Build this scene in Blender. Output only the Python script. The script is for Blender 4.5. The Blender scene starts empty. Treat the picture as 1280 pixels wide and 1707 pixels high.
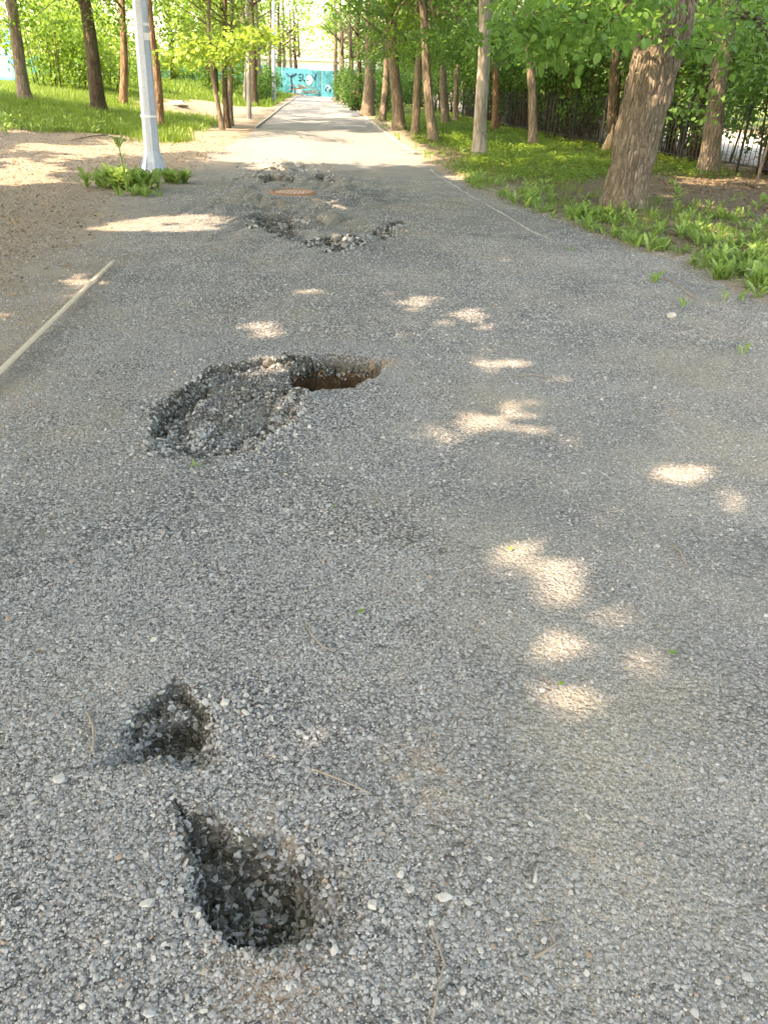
import bpy, math, random
import numpy as np
from mathutils import Vector, Matrix
random.seed(7)
rng = np.random.default_rng(7)
scene = bpy.context.scene
COL = scene.collection

# ---------------------------------------------------------------- camera, sky, sun, exposure
F_PX, PITCH, ROLL, CAM_H = 1282.0, math.radians(29.3), math.radians(2.0), 1.5
FWD = np.array([0, math.cos(PITCH), -math.sin(PITCH)]); RGT = np.array([1.0, 0, 0]); UPV = np.cross(RGT, FWD)
cr, sr = math.cos(ROLL), math.sin(ROLL)
cam_d = bpy.data.cameras.new('camera'); cam = bpy.data.objects.new('camera', cam_d); COL.objects.link(cam)
ax, ay = cr*RGT + sr*UPV, -sr*RGT + cr*UPV
cam.matrix_world = Matrix(((ax[0], ay[0], -FWD[0], 0), (ax[1], ay[1], -FWD[1], 0), (ax[2], ay[2], -FWD[2], CAM_H), (0, 0, 0, 1)))
cam_d.sensor_fit = 'VERTICAL'; cam_d.sensor_height = 24.0; cam_d.lens = F_PX/1707*24.0
cam_d.clip_start = 0.02; cam_d.clip_end = 2000
scene.camera = cam
SUN_EL, SUN_AZ = math.radians(50), math.radians(238)      # azimuth clockwise from +Y: behind and left of the camera
sdir = np.array([math.sin(SUN_AZ)*math.cos(SUN_EL), math.cos(SUN_AZ)*math.cos(SUN_EL), math.sin(SUN_EL)])
SHX, SHY = -sdir[0]/sdir[2], -sdir[1]/sdir[2]             # shadow offset per metre of height
world = bpy.data.worlds.new("World"); scene.world = world; world.use_nodes = True
wn = world.node_tree.nodes; wl = world.node_tree.links
sky = wn.new('ShaderNodeTexSky'); sky.sky_type = 'NISHITA'; sky.sun_disc = False
sky.sun_elevation = SUN_EL; sky.sun_rotation = SUN_AZ; sky.dust_density = 2.0; sky.air_density = 1.0
wl.new(sky.outputs[0], wn['Background'].inputs[0]); wn['Background'].inputs[1].default_value = 0.15
sun_d = bpy.data.lights.new('sun', 'SUN'); sun_d.energy = 2.0; sun_d.angle = math.radians(0.53); sun_d.color = (1.0, 0.88, 0.80)
sun = bpy.data.objects.new('sun', sun_d); COL.objects.link(sun)
sun.rotation_euler = Vector(sdir).to_track_quat('Z', 'Y').to_euler()
vs = scene.view_settings; vs.view_transform = 'Standard'; vs.look = 'None'; vs.gamma = 1; vs.exposure = 3.15
vs.use_white_balance = True; vs.white_balance_temperature = 9700; vs.white_balance_tint = 14
scene.cycles.max_bounces = 8; scene.cycles.diffuse_bounces = 4; scene.cycles.transmission_bounces = 5; scene.cycles.transparent_max_bounces = 4

# ---------------------------------------------------------------- noise and terrain
def _h(ix, iy, s):
    n = (ix.astype(np.int64)*374761393 + iy.astype(np.int64)*668265263 + s*1442695041) & 0xffffffff
    n = ((n ^ (n >> 13))*1274126177) & 0xffffffff
    return ((n ^ (n >> 16)) & 0xffff)/65535.0
def noise(x, y, s=0):
    x = np.asarray(x, float); y = np.asarray(y, float)
    ix = np.floor(x); iy = np.floor(y); fx = x-ix; fy = y-iy
    ux = fx*fx*(3-2*fx); uy = fy*fy*(3-2*fy)
    a = _h(ix, iy, s); b = _h(ix+1, iy, s); c = _h(ix, iy+1, s); d = _h(ix+1, iy+1, s)
    return (a+(b-a)*ux)*(1-uy)+(c+(d-c)*ux)*uy
def fbm(x, y, s=0, o=4):
    t = 0; a = 0.5; n = 0
    for k in range(o):
        t = t + a*(noise(x*2**k, y*2**k, s+k*17)-0.5); n += a; a *= 0.5
    return t/n*2          # about -1..1
def worley(x, y, s=0):
    x = np.asarray(x, float); y = np.asarray(y, float); ix = np.floor(x); iy = np.floor(y); d = np.full(x.shape, 9.0)
    for i in (-1, 0, 1):
        for j in (-1, 0, 1):
            px = ix+i+_h(ix+i, iy+j, s); py = iy+j+_h(ix+i, iy+j, s+7); d = np.minimum(d, np.hypot(px-x, py-y))
    return d
def sstep(a, b, x):
    t = np.clip((x-a)/(b-a), 0, 1); return t*t*(3-2*t)
EL = ([-6, 4, 6.5, 9, 11, 14, 18, 25, 31.5, 47.5, 75, 95], [-3.3, -2.9, -3.2, -3.4, -3.9, -3.8, -3.9, -4.33, -4.89, -6.36, -8.7, -10.2])
ER = ([-6, 4, 6.5, 8, 9.5, 11, 13.7, 18, 25, 43, 80, 95], [4.6, 3.7, 3.05, 2.8, 2.35, 1.9, 1.2, .62, -.15, -1.85, -5.3, -6.7])
def xl(y): return np.interp(y, *EL)
def xr_(y): return np.interp(y, *ER)
def bank(x, y):
    off = xl(y)-1.0-x
    return 0.75*sstep(0, 9, off)*sstep(12, 24, y)
def ray(u, v):
    x = (u-640)/F_PX; y = -(v-853.5)/F_PX
    return FWD + (cr*x-sr*y)*RGT + (sr*x+cr*y)*UPV
def G(u, v):
    d = ray(u, v); z = 0.0
    for _ in range(30):
        t = (z-CAM_H)/d[2]
        if t < 0 or t > 300: t = 120.0
        z = 0.5*z+0.5*float(bank(np.array(t*d[0]), np.array(t*d[1])))
    t = (z-CAM_H)/d[2]
    return (t*d[0], t*d[1])
def atY(u, v, Y):
    d = ray(u, v); t = Y/d[1]; return Vector((t*d[0], Y, CAM_H+t*d[2]))
def poly(px): return np.array([G(*p) for p in px])
def sdf(px, x, y):
    """signed distance to a polygon, negative inside"""
    shp = x.shape; x = x.ravel(); y = y.ravel(); d = np.full(x.shape, 1e9); ins = np.zeros(x.shape, bool); n = len(px)
    for i in range(n):
        ax_, ay_ = px[i]; bx, by = px[(i+1) % n]; ex, ey = bx-ax_, by-ay_
        t = np.clip(((x-ax_)*ex+(y-ay_)*ey)/(ex*ex+ey*ey+1e-12), 0, 1)
        d = np.minimum(d, np.hypot(x-ax_-t*ex, y-ay_-t*ey))
        c = ((ay_ > y) != (by > y)) & (x < (bx-ax_)*(y-ay_)/(by-ay_+1e-12)+ax_); ins ^= c
    return np.where(ins, -d, d).reshape(shp)
# holes: outline in the ground, depth, width of the slope at the rim, raggedness, (direction of the gentle side, how gentle)
HOLES = [
 (poly([(288,1322),(330,1345),(400,1385),(500,1385),(585,1430),(590,1530),(545,1590),(450,1607),(390,1597),(342,1550),(318,1490),(296,1430),(280,1370)]), .075, .04, .020),
 (poly([(308,1425),(340,1420),(400,1402),(440,1388),(505,1395),(545,1430),(550,1510),(510,1560),(430,1592),(385,1590),(345,1548),(322,1490)]), .055, .035, .020),
 (poly([(140,1282),(196,1236),(228,1176),(290,1130),(352,1172),(362,1225),(370,1285),(300,1275),(250,1272),(190,1286)]), .05, .018, .016),
 (poly([(214,1250),(236,1205),(262,1188),(330,1172),(344,1200),(340,1240),(300,1255),(240,1257)]), .065, .02, .012),
 (poly([(232,745),(258,690),(268,662),(310,640),(350,608),(430,600),(480,590),(530,590),(530,650),(490,690),(440,740),(380,765),(320,778),(250,758)]), .048, .03, .045),
 (poly([(240,728),(258,680),(285,660),(330,640),(360,625),(340,660),(300,690),(280,722),(262,735)]), .05, .03, .025),
 (poly([(480,598),(530,588),(600,594),(648,601),(622,632),(590,645),(540,649),(505,655),(487,640)]), .60, .05, .016),
 (poly([(425,296),(455,291),(492,298),(488,304),(440,303)]), .22, .09, .10),
 (poly([(425,362),(480,357),(495,368),(500,400),(520,412),(470,395),(430,385)]), .07, .10, .13),
 (poly([(618,398),(640,374),(677,366),(660,384),(640,400)]), .07, .10, .13),
 (poly([(515,404),(560,396),(600,402),(585,416),(545,420)]), .06, .08, .13),
 (poly([(505,296),(545,291),(560,303),(530,308)]), .08, .12, .13),
 (poly([(405,650),(440,640),(492,634),(494,648),(440,650),(412,660)]), .06, .02, .02),
 (poly([(360,745),(400,715),(450,695),(500,650),(520,660),(480,700),(430,750),(385,765)]), .022, .03, .03),
]
DEEP = 6
DAMP_SHADE_K = [(.25,.75),(.5,.9),(.25,.85),(.6,.9),(.18,.95),(.6,.9),(.55,.75),(.95,.9),(.35,.6),(.6,.6),(.5,.8),(.4,.4),(.8,.8),(.25,.45)]  # per hole, floor and wall: damp soil, darkened further as painted shade
def hole_terms(x, y):
    wx = x+0.0; wy = y+0.0
    n1 = fbm(x*9, y*9, 3, 4); n2 = fbm(x*33, y*33, 9, 3); wc = np.zeros_like(x); near = (y < 14) & (np.abs(x) < 3)
    if near.any(): wc[near] = worley(x[near]*26+2*n2[near], y[near]*26, 4)-.45
    tot = np.zeros_like(x); damp_shade = np.zeros_like(x); under = np.zeros_like(x)
    for k, (pg, dep, w, rag) in enumerate(HOLES):
        lo = pg.min(0)-.5; hi = pg.max(0)+.5
        m = (x > lo[0]) & (x < hi[0]) & (y > lo[1]) & (y < hi[1])
        if not m.any(): continue
        d = sdf(pg, wx[m], wy[m]) + rag*(n1[m]*1.3+(n2[m]*.45+wc[m]*1.0)*(1 if k != DEEP else .25))
        if k in (0, 1):       # right and near side slopes gently
            soft = sstep(-.30, -.10, wx[m]); ww = w*(1+2.6*soft)
        elif k in (4,):
            soft = sstep(-.9, -.45, wx[m])*sstep(4.2, 3.9, wy[m]); soft = np.maximum(soft, sstep(3.75, 3.4, wy[m])*.8); ww = w*(1+6*soft)
        elif k in (2, 3):
            soft = sstep(1.50, 1.40, wy[m]); ww = w*(1+3*soft)
        else: ww = np.full(d.shape, w)
        t = 1-sstep(-1, .15, d/ww)
        tot[m] -= dep*t
        fl_, wa = DAMP_SHADE_K[k]; edge_ = np.exp(-((d+.4*w)/(w*1.1+.012))**2)*(np.ones_like(d) if k >= 6 else 1-.8*np.clip((ww/w-1)/2, 0, 1))
        damp_shade[m] = np.maximum(damp_shade[m], np.maximum(t*fl_, edge_*wa*t**.5)*(1+.5*n1[m]))  # shade of floors and steep walls is put into the damp tone
    rough = np.clip(-tot*22, 0, 1)
    fine = (y < 5) & (rough > 0); w2 = np.zeros_like(x)
    if fine.any(): w2[fine] = worley(x[fine]*60, y[fine]*60, 14)-.4
    tot = tot + rough*(0.016*n1+0.010*n2-.030*wc-.012*w2)
    st_ = np.where(y < 5, .028, .05); q_ = tot/st_+.6*n1; tr = (np.floor(q_)+sstep(.25, .75, q_-np.floor(q_))-.6*n1)*st_    # crust breaks in layers
    tot = np.where((tot < -.008) & (tot > -.20), .35*tot+.65*tr, tot)
    return tot, damp_shade
MOUNDS = [(G(400,690), .10, .03), (G(330,715), .09, .02), (G(455,628), .10, .03), (G(500,665), .07, .03), (G(575,404), .22, .07), (G(470,278), .35, .05), (G(300,182), 1.0, .28), (G(620,640), .1, .02)]
def terrain(x, y):
    x = np.asarray(x, float); y = np.asarray(y, float)
    z = bank(x, y) + 0.014*fbm(x*1.1, y*1.1, 1, 3)
    e = np.clip((x-xr_(y))/1.0, 0, 1)*.05 + np.clip((x-xr_(y))/6, 0, 1)*.10
    z = z + e
    off = np.clip((xl(y)-x), 0, 1); z = z + off*.035*fbm(x*2.2, y*2.2, 5, 4)
    z = z + np.clip((x-xr_(y)), 0, 1)*.03*fbm(x*3, y*3, 6, 3)
    z = z + .0035*fbm(x*14, y*14, 8, 3)
    # broken, heaved asphalt round the manhole and rucked up gravel at hole C
    m = np.exp(-((x+1.3)/1.3)**2-((y-11.6)/3.0)**2)
    rg = fbm(x*2.6, y*1.9, 12, 5); mh = G(488, 322); m = m*sstep(.35, .75, np.hypot(x-mh[0], y-mh[1])); z = z + m*(.16*np.abs(rg)-.05*sstep(.12, 0, np.abs(fbm(x*1.9, y*1.4, 13, 4))))
    for (c, r, a) in MOUNDS:
        z = z + a*np.exp(-((x-c[0])**2+(y-c[1])**2)/(r*r))*(1+.6*fbm(x*7, y*7, 31, 3))
    # lump of slumped material beside the deep pit
    c = G(470, 668); z = z + .035*np.exp(-((x-c[0])/.22)**2-((y-c[1])/.16)**2)*(1+fbm(x*20, y*20, 41, 3))
    h, damp_shade = hole_terms(x, y)
    return z+h, damp_shade
def zat(x, y): return float(terrain(np.array([x]), np.array([y]))[0][0])
def GP(u, v):
    x, y = G(u, v); return Vector((x, y, zat(x, y)))

# ---------------------------------------------------------------- helpers
def tag(o, label=None, cat=None, group=None, kind=None):
    if label: o['label'] = label
    if cat: o['category'] = cat
    if group: o['group'] = group
    if kind: o['kind'] = kind
    return o
def empty(name, loc, rz=0):
    o = bpy.data.objects.new(name, None); o.location = loc; o.rotation_euler = (0, 0, rz); o.empty_display_size = .2
    COL.objects.link(o); return o
def make_mesh(name, V, FQ, mat, parent=None, smooth=False, attrs=None):
    """V (n,3); FQ: (m,3|4) array or list of polygons"""
    me = bpy.data.meshes.new(name); V = np.asarray(V, np.float32)
    if isinstance(FQ, np.ndarray):
        k = FQ.shape[1]; me.vertices.add(len(V)); me.vertices.foreach_set('co', V.ravel())
        me.loops.add(FQ.size); me.loops.foreach_set('vertex_index', FQ.astype(np.int32).ravel())
        me.polygons.add(len(FQ)); me.polygons.foreach_set('loop_start', np.arange(0, FQ.size, k, dtype=np.int32))
        me.polygons.foreach_set('loop_total', np.full(len(FQ), k, np.int32)); me.update(calc_edges=True)
    else:
        me.from_pydata([tuple(v) for v in V], [], [tuple(f) for f in FQ]); me.update()
    if smooth: me.polygons.foreach_set('use_smooth', np.ones(len(me.polygons), bool))
    for an, (dom, arr) in (attrs or {}).items():
        a = me.attributes.new(an, 'FLOAT', dom); a.data.foreach_set('value', np.asarray(arr, np.float32))
    if mat: me.materials.append(mat)
    o = bpy.data.objects.new(name, me); COL.objects.link(o)
    if parent:
        o.parent = parent; o.matrix_parent_inverse = Matrix.Identity(4)
        if not getattr(o, '_local', False): pass
    return o
class MB:
    def __init__(s): s.v = []; s.f = []
    def add(s, v, f):
        b = len(s.v); s.v += [tuple(map(float, p)) for p in v]; s.f += [tuple(b+i for i in q) for q in f]
    def box(s, c, d, rz=0, rx=0, ry=0):
        R = Matrix.Rotation(rz, 3, 'Z') @ Matrix.Rotation(ry, 3, 'Y') @ Matrix.Rotation(rx, 3, 'X'); c = Vector(c)
        s.add([c+R@Vector((a*d[0]/2, b*d[1]/2, e*d[2]/2)) for a in (-1, 1) for b in (-1, 1) for e in (-1, 1)],
              [(0,1,3,2),(4,6,7,5),(0,4,5,1),(2,3,7,6),(0,2,6,4),(1,5,7,3)])
    def tube(s, pts, rad, n=8, cap=True, wob=0, ridge=0, seed=0, ph=0):
        pts = [Vector(p) for p in pts]; m = len(pts); V = []; F = []
        up = Vector((0, 1, 0)); prev = None
        for i, p in enumerate(pts):
            t = (pts[min(i+1, m-1)]-pts[max(i-1, 0)]).normalized()
            a = t.cross(up) if prev is None else prev - t*prev.dot(t)
            if a.length < 1e-4: a = t.cross(Vector((1, 0, 0)))
            a.normalize(); prev = a; b = t.cross(a)
            for k in range(n):
                th = 2*math.pi*k/n + ph; r = rad[i]
                if wob: r *= 1+wob*float(fbm(np.array(math.cos(th)*1.3+i*.21+seed), np.array(math.sin(th)*1.3+i*.13), seed, 3))
                if ridge and n > 60: r *= 1+float(ridge*.7*(noise(np.array(th*6+seed), np.array(p.z*1.6), seed+5)-.5)-.055*(1-min(1, 3.2*abs(float(fbm(np.array(th*5.2+.5*math.sin(p.z*3)), np.array(p.z*1.1), seed+9, 2))))))
                elif ridge: r *= 1+ridge*float(noise(np.array(th*5.5+seed), np.array(i*.16), seed+5)-.5)
                V.append(p+a*(math.cos(th)*r)+b*(math.sin(th)*r))
        for i in range(m-1):
            for k in range(n):
                F.append((i*n+k, i*n+(k+1) % n, (i+1)*n+(k+1) % n, (i+1)*n+k))
        if cap: F.append(tuple(range(n-1, -1, -1))); F.append(tuple((m-1)*n+k for k in range(n)))
        s.add(V, F)
    def build(s, name, mat, parent=None, smooth=False, origin=None):
        V = np.array(s.v, float)
        if parent is not None: V = V-np.array(parent.location)
        elif origin is not None: V = V-np.array(origin)
        o = make_mesh(name, V, s.f, mat, parent, smooth)
        if parent is None and origin is not None: o.location = origin
        return o

# ---------------------------------------------------------------- materials
def nt(name):
    m = bpy.data.materials.new(name); m.use_nodes = True; N = m.node_tree.nodes; L = m.node_tree.links
    return m, N, L, N['Principled BSDF']
def ramp(N, L, src, stops):
    r = N.new('ShaderNodeValToRGB'); e = r.color_ramp.elements
    e[0].position, e[0].color = stops[0][0], (*stops[0][1], 1); e[1].position, e[1].color = stops[-1][0], (*stops[-1][1], 1)
    for p, c in stops[1:-1]:
        q = e.new(p); q.color = (*c, 1)
    L.new(src, r.inputs[0]); return r.outputs[0]
def mix(N, L, f, a, b, mode='MIX'):
    x = N.new('ShaderNodeMix'); x.data_type = 'RGBA'; x.blend_type = mode
    for sck, val in ((x.inputs[0], f), (x.inputs[6], a), (x.inputs[7], b)):
        if isinstance(val, bpy.types.NodeSocket): L.new(val, sck)
        elif isinstance(val, tuple): sck.default_value = (*val, 1)
        else: sck.default_value = val
    return x.outputs[2]
def math_(N, L, op, a, b=0.0, c=None, clamp=False):
    x = N.new('ShaderNodeMath'); x.operation = op; x.use_clamp = clamp
    for i, val in enumerate((a, b) if c is None else (a, b, c)):
        if isinstance(val, bpy.types.NodeSocket): L.new(val, x.inputs[i])
        else: x.inputs[i].default_value = val
    return x.outputs[0]
def tex(N, L, kind, co, scale, **kw):
    t = N.new('ShaderNodeTex'+kind); L.new(co, t.inputs['Vector']); t.inputs['Scale'].default_value = scale
    for k, val in kw.items():
        if k in ('feature', 'noise_dimensions', 'voronoi_dimensions', 'distance', 'wave_type', 'bands_direction'): setattr(t, k, val)
        else: t.inputs[k].default_value = val
    return t
def coords(N, kind='Object'):
    return N.new('ShaderNodeTexCoord').outputs[kind]
def attr(N, name):
    a = N.new('ShaderNodeAttribute'); a.attribute_name = name; return a.outputs['Fac']
def bump(N, L, h, st, dist, P, nrm=None):
    b = N.new('ShaderNodeBump'); b.inputs['Strength'].default_value = st; b.inputs['Distance'].default_value = dist
    L.new(h, b.inputs['Height'])
    if nrm: L.new(nrm, b.inputs['Normal'])
    L.new(b.outputs[0], P.inputs['Normal']); return b.outputs[0]

def mat_path():
    # crushed grey stone, stone dust, dirt, damp base course darkened with painted hole shade, and clay, chosen by the attributes of the sheet
    m, N, L, P = nt('gravel_surface'); co = coords(N)
    warp = tex(N, L, 'Noise', co, 30.0, Detail=2.0)
    v1 = tex(N, L, 'Voronoi', co, 75.0, Randomness=1.0); v2 = tex(N, L, 'Voronoi', co, 150.0); v3 = tex(N, L, 'Voronoi', co, 38.0)
    g1 = ramp(N, L, v1.outputs['Color'], [(0.15, (.17,.17,.17)), (.5, (.30,.303,.305)), (.85, (.45,.45,.45))])
    edge = ramp(N, L, v1.outputs['Distance'], [(0.25, (1,1,1)), (.65, (.40,.40,.40))])
    grav = mix(N, L, 1.0, g1, edge, 'MULTIPLY')
    v4 = tex(N, L, 'Voronoi', co, 330.0); g2 = ramp(N, L, v2.outputs['Color'], [(0.1, (.20,.19,.168)), (.55, (.27,.258,.232)), (.95, (.40,.385,.35))])
    g2 = mix(N, L, 1.0, g2, ramp(N, L, v4.outputs['Color'], [(.05, (.62,.62,.62)), (.5, (1,1,1)), (.95, (1.3,1.3,1.3))]), 'MULTIPLY')
    n1 = tex(N, L, 'Noise', co, 2.2, Detail=5.0, Roughness=.6); n2 = tex(N, L, 'Noise', co, 260.0, Detail=2.0)
    n3 = tex(N, L, 'Noise', co, 0.7, Detail=4.0)
    fines = math_(N, L, 'ADD', attr(N, 'fines'), math_(N, L, 'MULTIPLY', math_(N, L, 'SUBTRACT', n1.outputs['Fac'], .5), 2.6), clamp=True)
    c = mix(N, L, fines, grav, g2)
    c = mix(N, L, attr(N, 'dirt'), c, mix(N, L, n1.outputs['Fac'], (.21,.18,.15), (.36,.31,.26)))
    tint = ramp(N, L, n3.outputs['Fac'], [(.38, (.84,.86,.90)), (.5, (1,1,1)), (.62, (1.12,1.06,.97))])
    c = mix(N, L, 1.0, c, tint, 'MULTIPLY')
    asp = mix(N, L, n2.outputs['Fac'], (.19,.195,.20), (.265,.27,.275))
    c = mix(N, L, attr(N, 'asphalt'), c, asp)
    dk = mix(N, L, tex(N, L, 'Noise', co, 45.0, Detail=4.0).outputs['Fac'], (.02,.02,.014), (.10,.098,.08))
    c = mix(N, L, math_(N, L, 'MULTIPLY', attr(N, 'damp_shade'), .93), c, dk)  # one dark tone for damp soil and the shade painted in holes
    geo = N.new('ShaderNodeSeparateXYZ'); L.new(N.new('ShaderNodeNewGeometry').outputs['Position'], geo.inputs[0])
    zz = math_(N, L, 'ADD', geo.outputs[2], math_(N, L, 'MULTIPLY', math_(N, L, 'SUBTRACT', tex(N, L, 'Noise', co, 9.0, Detail=4.0).outputs['Fac'], .5), .10))
    def mr(a, b):
        q = N.new('ShaderNodeMapRange'); q.inputs[1].default_value = a; q.inputs[2].default_value = b; L.new(zz, q.inputs[0]); return q.outputs[0]
    layer = math_(N, L, 'MULTIPLY', math_(N, L, 'MULTIPLY', mr(-.115, -.13), mr(-.50, -.30)), attr(N, 'pit'))
    crust = math_(N, L, 'MULTIPLY', math_(N, L, 'MULTIPLY', mr(-.045, -.06), .8), attr(N, 'pit'))
    c = mix(N, L, crust, c, mix(N, L, tex(N, L, 'Noise', co, 60.0, Detail=5.0).outputs['Fac'], (.05,.05,.035), (.27,.26,.21)))
    c = mix(N, L, math_(N, L, 'MAXIMUM', attr(N, 'clay'), layer), c, mix(N, L, tex(N, L, 'Noise', co, 25.0).outputs['Fac'], (.34,.20,.11), (.66,.46,.28)))
    L.new(c, P.inputs['Base Color']); P.inputs['Roughness'].default_value = .95; P.inputs['Specular IOR Level'].default_value = .15
    h = math_(N, L, 'SUBTRACT', 1.0, v1.outputs['Distance']); h = math_(N, L, 'ADD', h, math_(N, L, 'MULTIPLY', v3.outputs['Distance'], -.9))
    h = math_(N, L, 'ADD', h, math_(N, L, 'MULTIPLY', v2.outputs['Distance'], -.5))
    h = math_(N, L, 'MULTIPLY', h, math_(N, L, 'SUBTRACT', 1.15, math_(N, L, 'MULTIPLY', fines, .5)))
    bump(N, L, h, 1.0, .012, P); return m
def mat_soil():
    m, N, L, P = nt('soil'); co = coords(N)
    n1 = tex(N, L, 'Noise', co, 1.3, Detail=6.0, Roughness=.65); n2 = tex(N, L, 'Noise', co, 22.0, Detail=5.0); v = tex(N, L, 'Voronoi', co, 28.0)
    dirt = mix(N, L, n1.outputs['Fac'], (.17,.14,.115), (.36,.305,.25)); dirt = mix(N, L, .55, dirt, mix(N, L, n2.outputs['Fac'], (.09,.075,.06), (.42,.36,.29)))
    wood = mix(N, L, n2.outputs['Fac'], (.06,.048,.036), (.22,.18,.14))
    wood = mix(N, L, math_(N, L, 'GREATER_THAN', v.outputs['Color'], .72), wood, (.22,.165,.115))
    green = mix(N, L, n2.outputs['Fac'], (.035,.075,.012), (.10,.17,.035))
    road = mix(N, L, n2.outputs['Fac'], (.30,.29,.27), (.38,.37,.35))
    c = mix(N, L, attr(N, 'wood'), dirt, wood); c = mix(N, L, attr(N, 'green'), c, green); c = mix(N, L, attr(N, 'road'), c, road)
    L.new(c, P.inputs['Base Color']); P.inputs['Roughness'].default_value = 1; P.inputs['Specular IOR Level'].default_value = .1
    h = math_(N, L, 'ADD', n2.outputs['Fac'], math_(N, L, 'MULTIPLY', v.outputs['Distance'], .6))
    bump(N, L, h, .9, .04, P); return m
def mat_leaf(name, dark, light, trans, tcol, gloss=.45):
    m, N, L, P = nt(name); a = attr(N, 'rnd')
    c = mix(N, L, a, dark, light); L.new(c, P.inputs['Base Color']); P.inputs['Roughness'].default_value = gloss
    P.inputs['Specular IOR Level'].default_value = .35
    T = N.new('ShaderNodeBsdfTranslucent'); L.new(mix(N, L, a, tuple(x*.75 for x in tcol), tcol), T.inputs[0])
    X = N.new('ShaderNodeMixShader'); X.inputs[0].default_value = trans
    L.new(P.outputs[0], X.inputs[1]); L.new(T.outputs[0], X.inputs[2]); L.new(X.outputs[0], N['Material Output'].inputs[0]); return m
def mat_bark(name, c1, c2, vs_=14.0, st=.9, dist=.03):
    m, N, L, P = nt(name); co = coords(N)
    mp = N.new('ShaderNodeMapping'); mp.inputs['Scale'].default_value = (1, 1, .22); L.new(co, mp.inputs[0])
    w = tex(N, L, 'Noise', mp.outputs[0], vs_, Detail=6.0, Roughness=.75, Distortion=.15)
    v = tex(N, L, 'Voronoi', mp.outputs[0], vs_*1.3, feature='DISTANCE_TO_EDGE')
    n = tex(N, L, 'Noise', co, 3.0, Detail=4.0)
    r = ramp(N, L, w.outputs['Fac'], [(.30, tuple(x*.5 for x in c1)), (.5, c1), (.72, c2)])
    r = mix(N, L, 1.0, r, ramp(N, L, v.outputs['Distance'], [(0, (.6,.6,.6)), (.10, (1,1,1))]), 'MULTIPLY')
    c = mix(N, L, ramp(N, L, n.outputs['Fac'], [(.4, (0,0,0)), (.75, (.5,.5,.5))]), r, (.16,.15,.09))
    L.new(c, P.inputs['Base Color']); P.inputs['Roughness'].default_value = .95; P.inputs['Specular IOR Level'].default_value = .15
    h = math_(N, L, 'ADD', w.outputs['Fac'], math_(N, L, 'MULTIPLY', math_(N, L, 'MINIMUM', v.outputs['Distance'], .25), 3.0)); bump(N, L, h, st, dist, P); return m
def mat_plain(name, c, rough=.7, metal=0, var=.25, scale=8.0, bmp=0.0, spec=.3):
    m, N, L, P = nt(name); co = coords(N); n = tex(N, L, 'Noise', co, scale, Detail=5.0)
    L.new(mix(N, L, n.outputs['Fac'], tuple(x*(1-var) for x in c), tuple(min(1, x*(1+var)) for x in c)), P.inputs['Base Color'])
    P.inputs['Roughness'].default_value = rough; P.inputs['Metallic'].default_value = metal; P.inputs['Specular IOR Level'].default_value = spec
    if bmp: bump(N, L, n.outputs['Fac'], .8, bmp, P)
    return m
def mat_stone(name, stops, rough=.85):
    m, N, L, P = nt(name); oi = N.new('ShaderNodeObjectInfo')
    c = ramp(N, L, oi.outputs['Random'], stops); n = tex(N, L, 'Noise', coords(N), 90.0, Detail=3.0)
    c = mix(N, L, 1.0, c, ramp(N, L, n.outputs['Fac'], [(.3, (.75,.75,.75)), (.7, (1.15,1.15,1.15))]), 'MULTIPLY')
    L.new(c, P.inputs['Base Color']); P.inputs['Roughness'].default_value = rough; P.inputs['Specular IOR Level'].default_value = .25; return m
M_PATH = mat_path(); M_SOIL = mat_soil()
M_STONE = mat_stone('crushed_stone', [(0, (.20,.20,.20)), (.3, (.27,.272,.275)), (.6, (.32,.325,.325)), (.86, (.375,.375,.37)), (.965, (.45,.44,.41)), (.975, (.30,.20,.15)), (.99, (.33,.26,.2)), (1, (.4,.36,.3))])
M_DSTONE = mat_stone('damp_shade_stone', [(0, (.035,.035,.03)), (.5, (.085,.083,.07)), (.85, (.17,.168,.15)), (1, (.42,.42,.40))])  # dark copy of the stone: damp tone deepened with painted hole shade
M_PALE = mat_plain('pale_stone', (.38,.375,.355), .9, var=.2, scale=30, bmp=.003)
M_WHITEST = mat_plain('white_stone', (.72,.70,.66), .9, var=.12, scale=20, bmp=.004)
M_BARK = mat_bark('grey_brown_bark', (.23,.18,.14), (.42,.34,.27))
M_BARKH = mat_bark('furrowed_bark', (.23,.185,.145), (.50,.42,.345), 20.0, 1.0, .04)
M_PINE = mat_bark('reddish_bark', (.22,.13,.085), (.40,.27,.18), 10.0)
M_DARKB = mat_bark('dark_bark', (.085,.06,.045), (.19,.14,.10))
M_SMOOTH = mat_bark('smooth_pale_bark', (.30,.27,.24), (.46,.43,.39), 7.0, .35, .01)
M_SCAR = mat_bark('bare_wood', (.46,.33,.22), (.66,.52,.38), 20.0, .5, .01)
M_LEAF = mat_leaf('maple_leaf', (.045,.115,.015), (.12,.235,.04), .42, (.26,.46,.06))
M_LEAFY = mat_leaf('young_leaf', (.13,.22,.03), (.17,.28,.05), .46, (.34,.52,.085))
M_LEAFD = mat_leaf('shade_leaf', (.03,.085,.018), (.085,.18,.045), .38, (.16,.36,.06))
M_LEAFB = mat_leaf('linden_leaf', (.055,.14,.03), (.13,.26,.065), .42, (.26,.50,.10), .4)
M_GRASS = mat_leaf('grass_blade', (.055,.12,.015), (.15,.25,.04), .35, (.30,.45,.06))
M_WEED = mat_leaf('weed_leaf', (.12,.22,.045), (.27,.40,.12), .35, (.32,.50,.12), .5)
M_DRY = mat_leaf('dry_leaf', (.09,.055,.03), (.36,.25,.14), .15, (.3,.2,.1), .9)
M_GALV = mat_plain('galvanised_steel', (.50,.53,.58), .42, .35, .10, 5, spec=.5)
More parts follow.
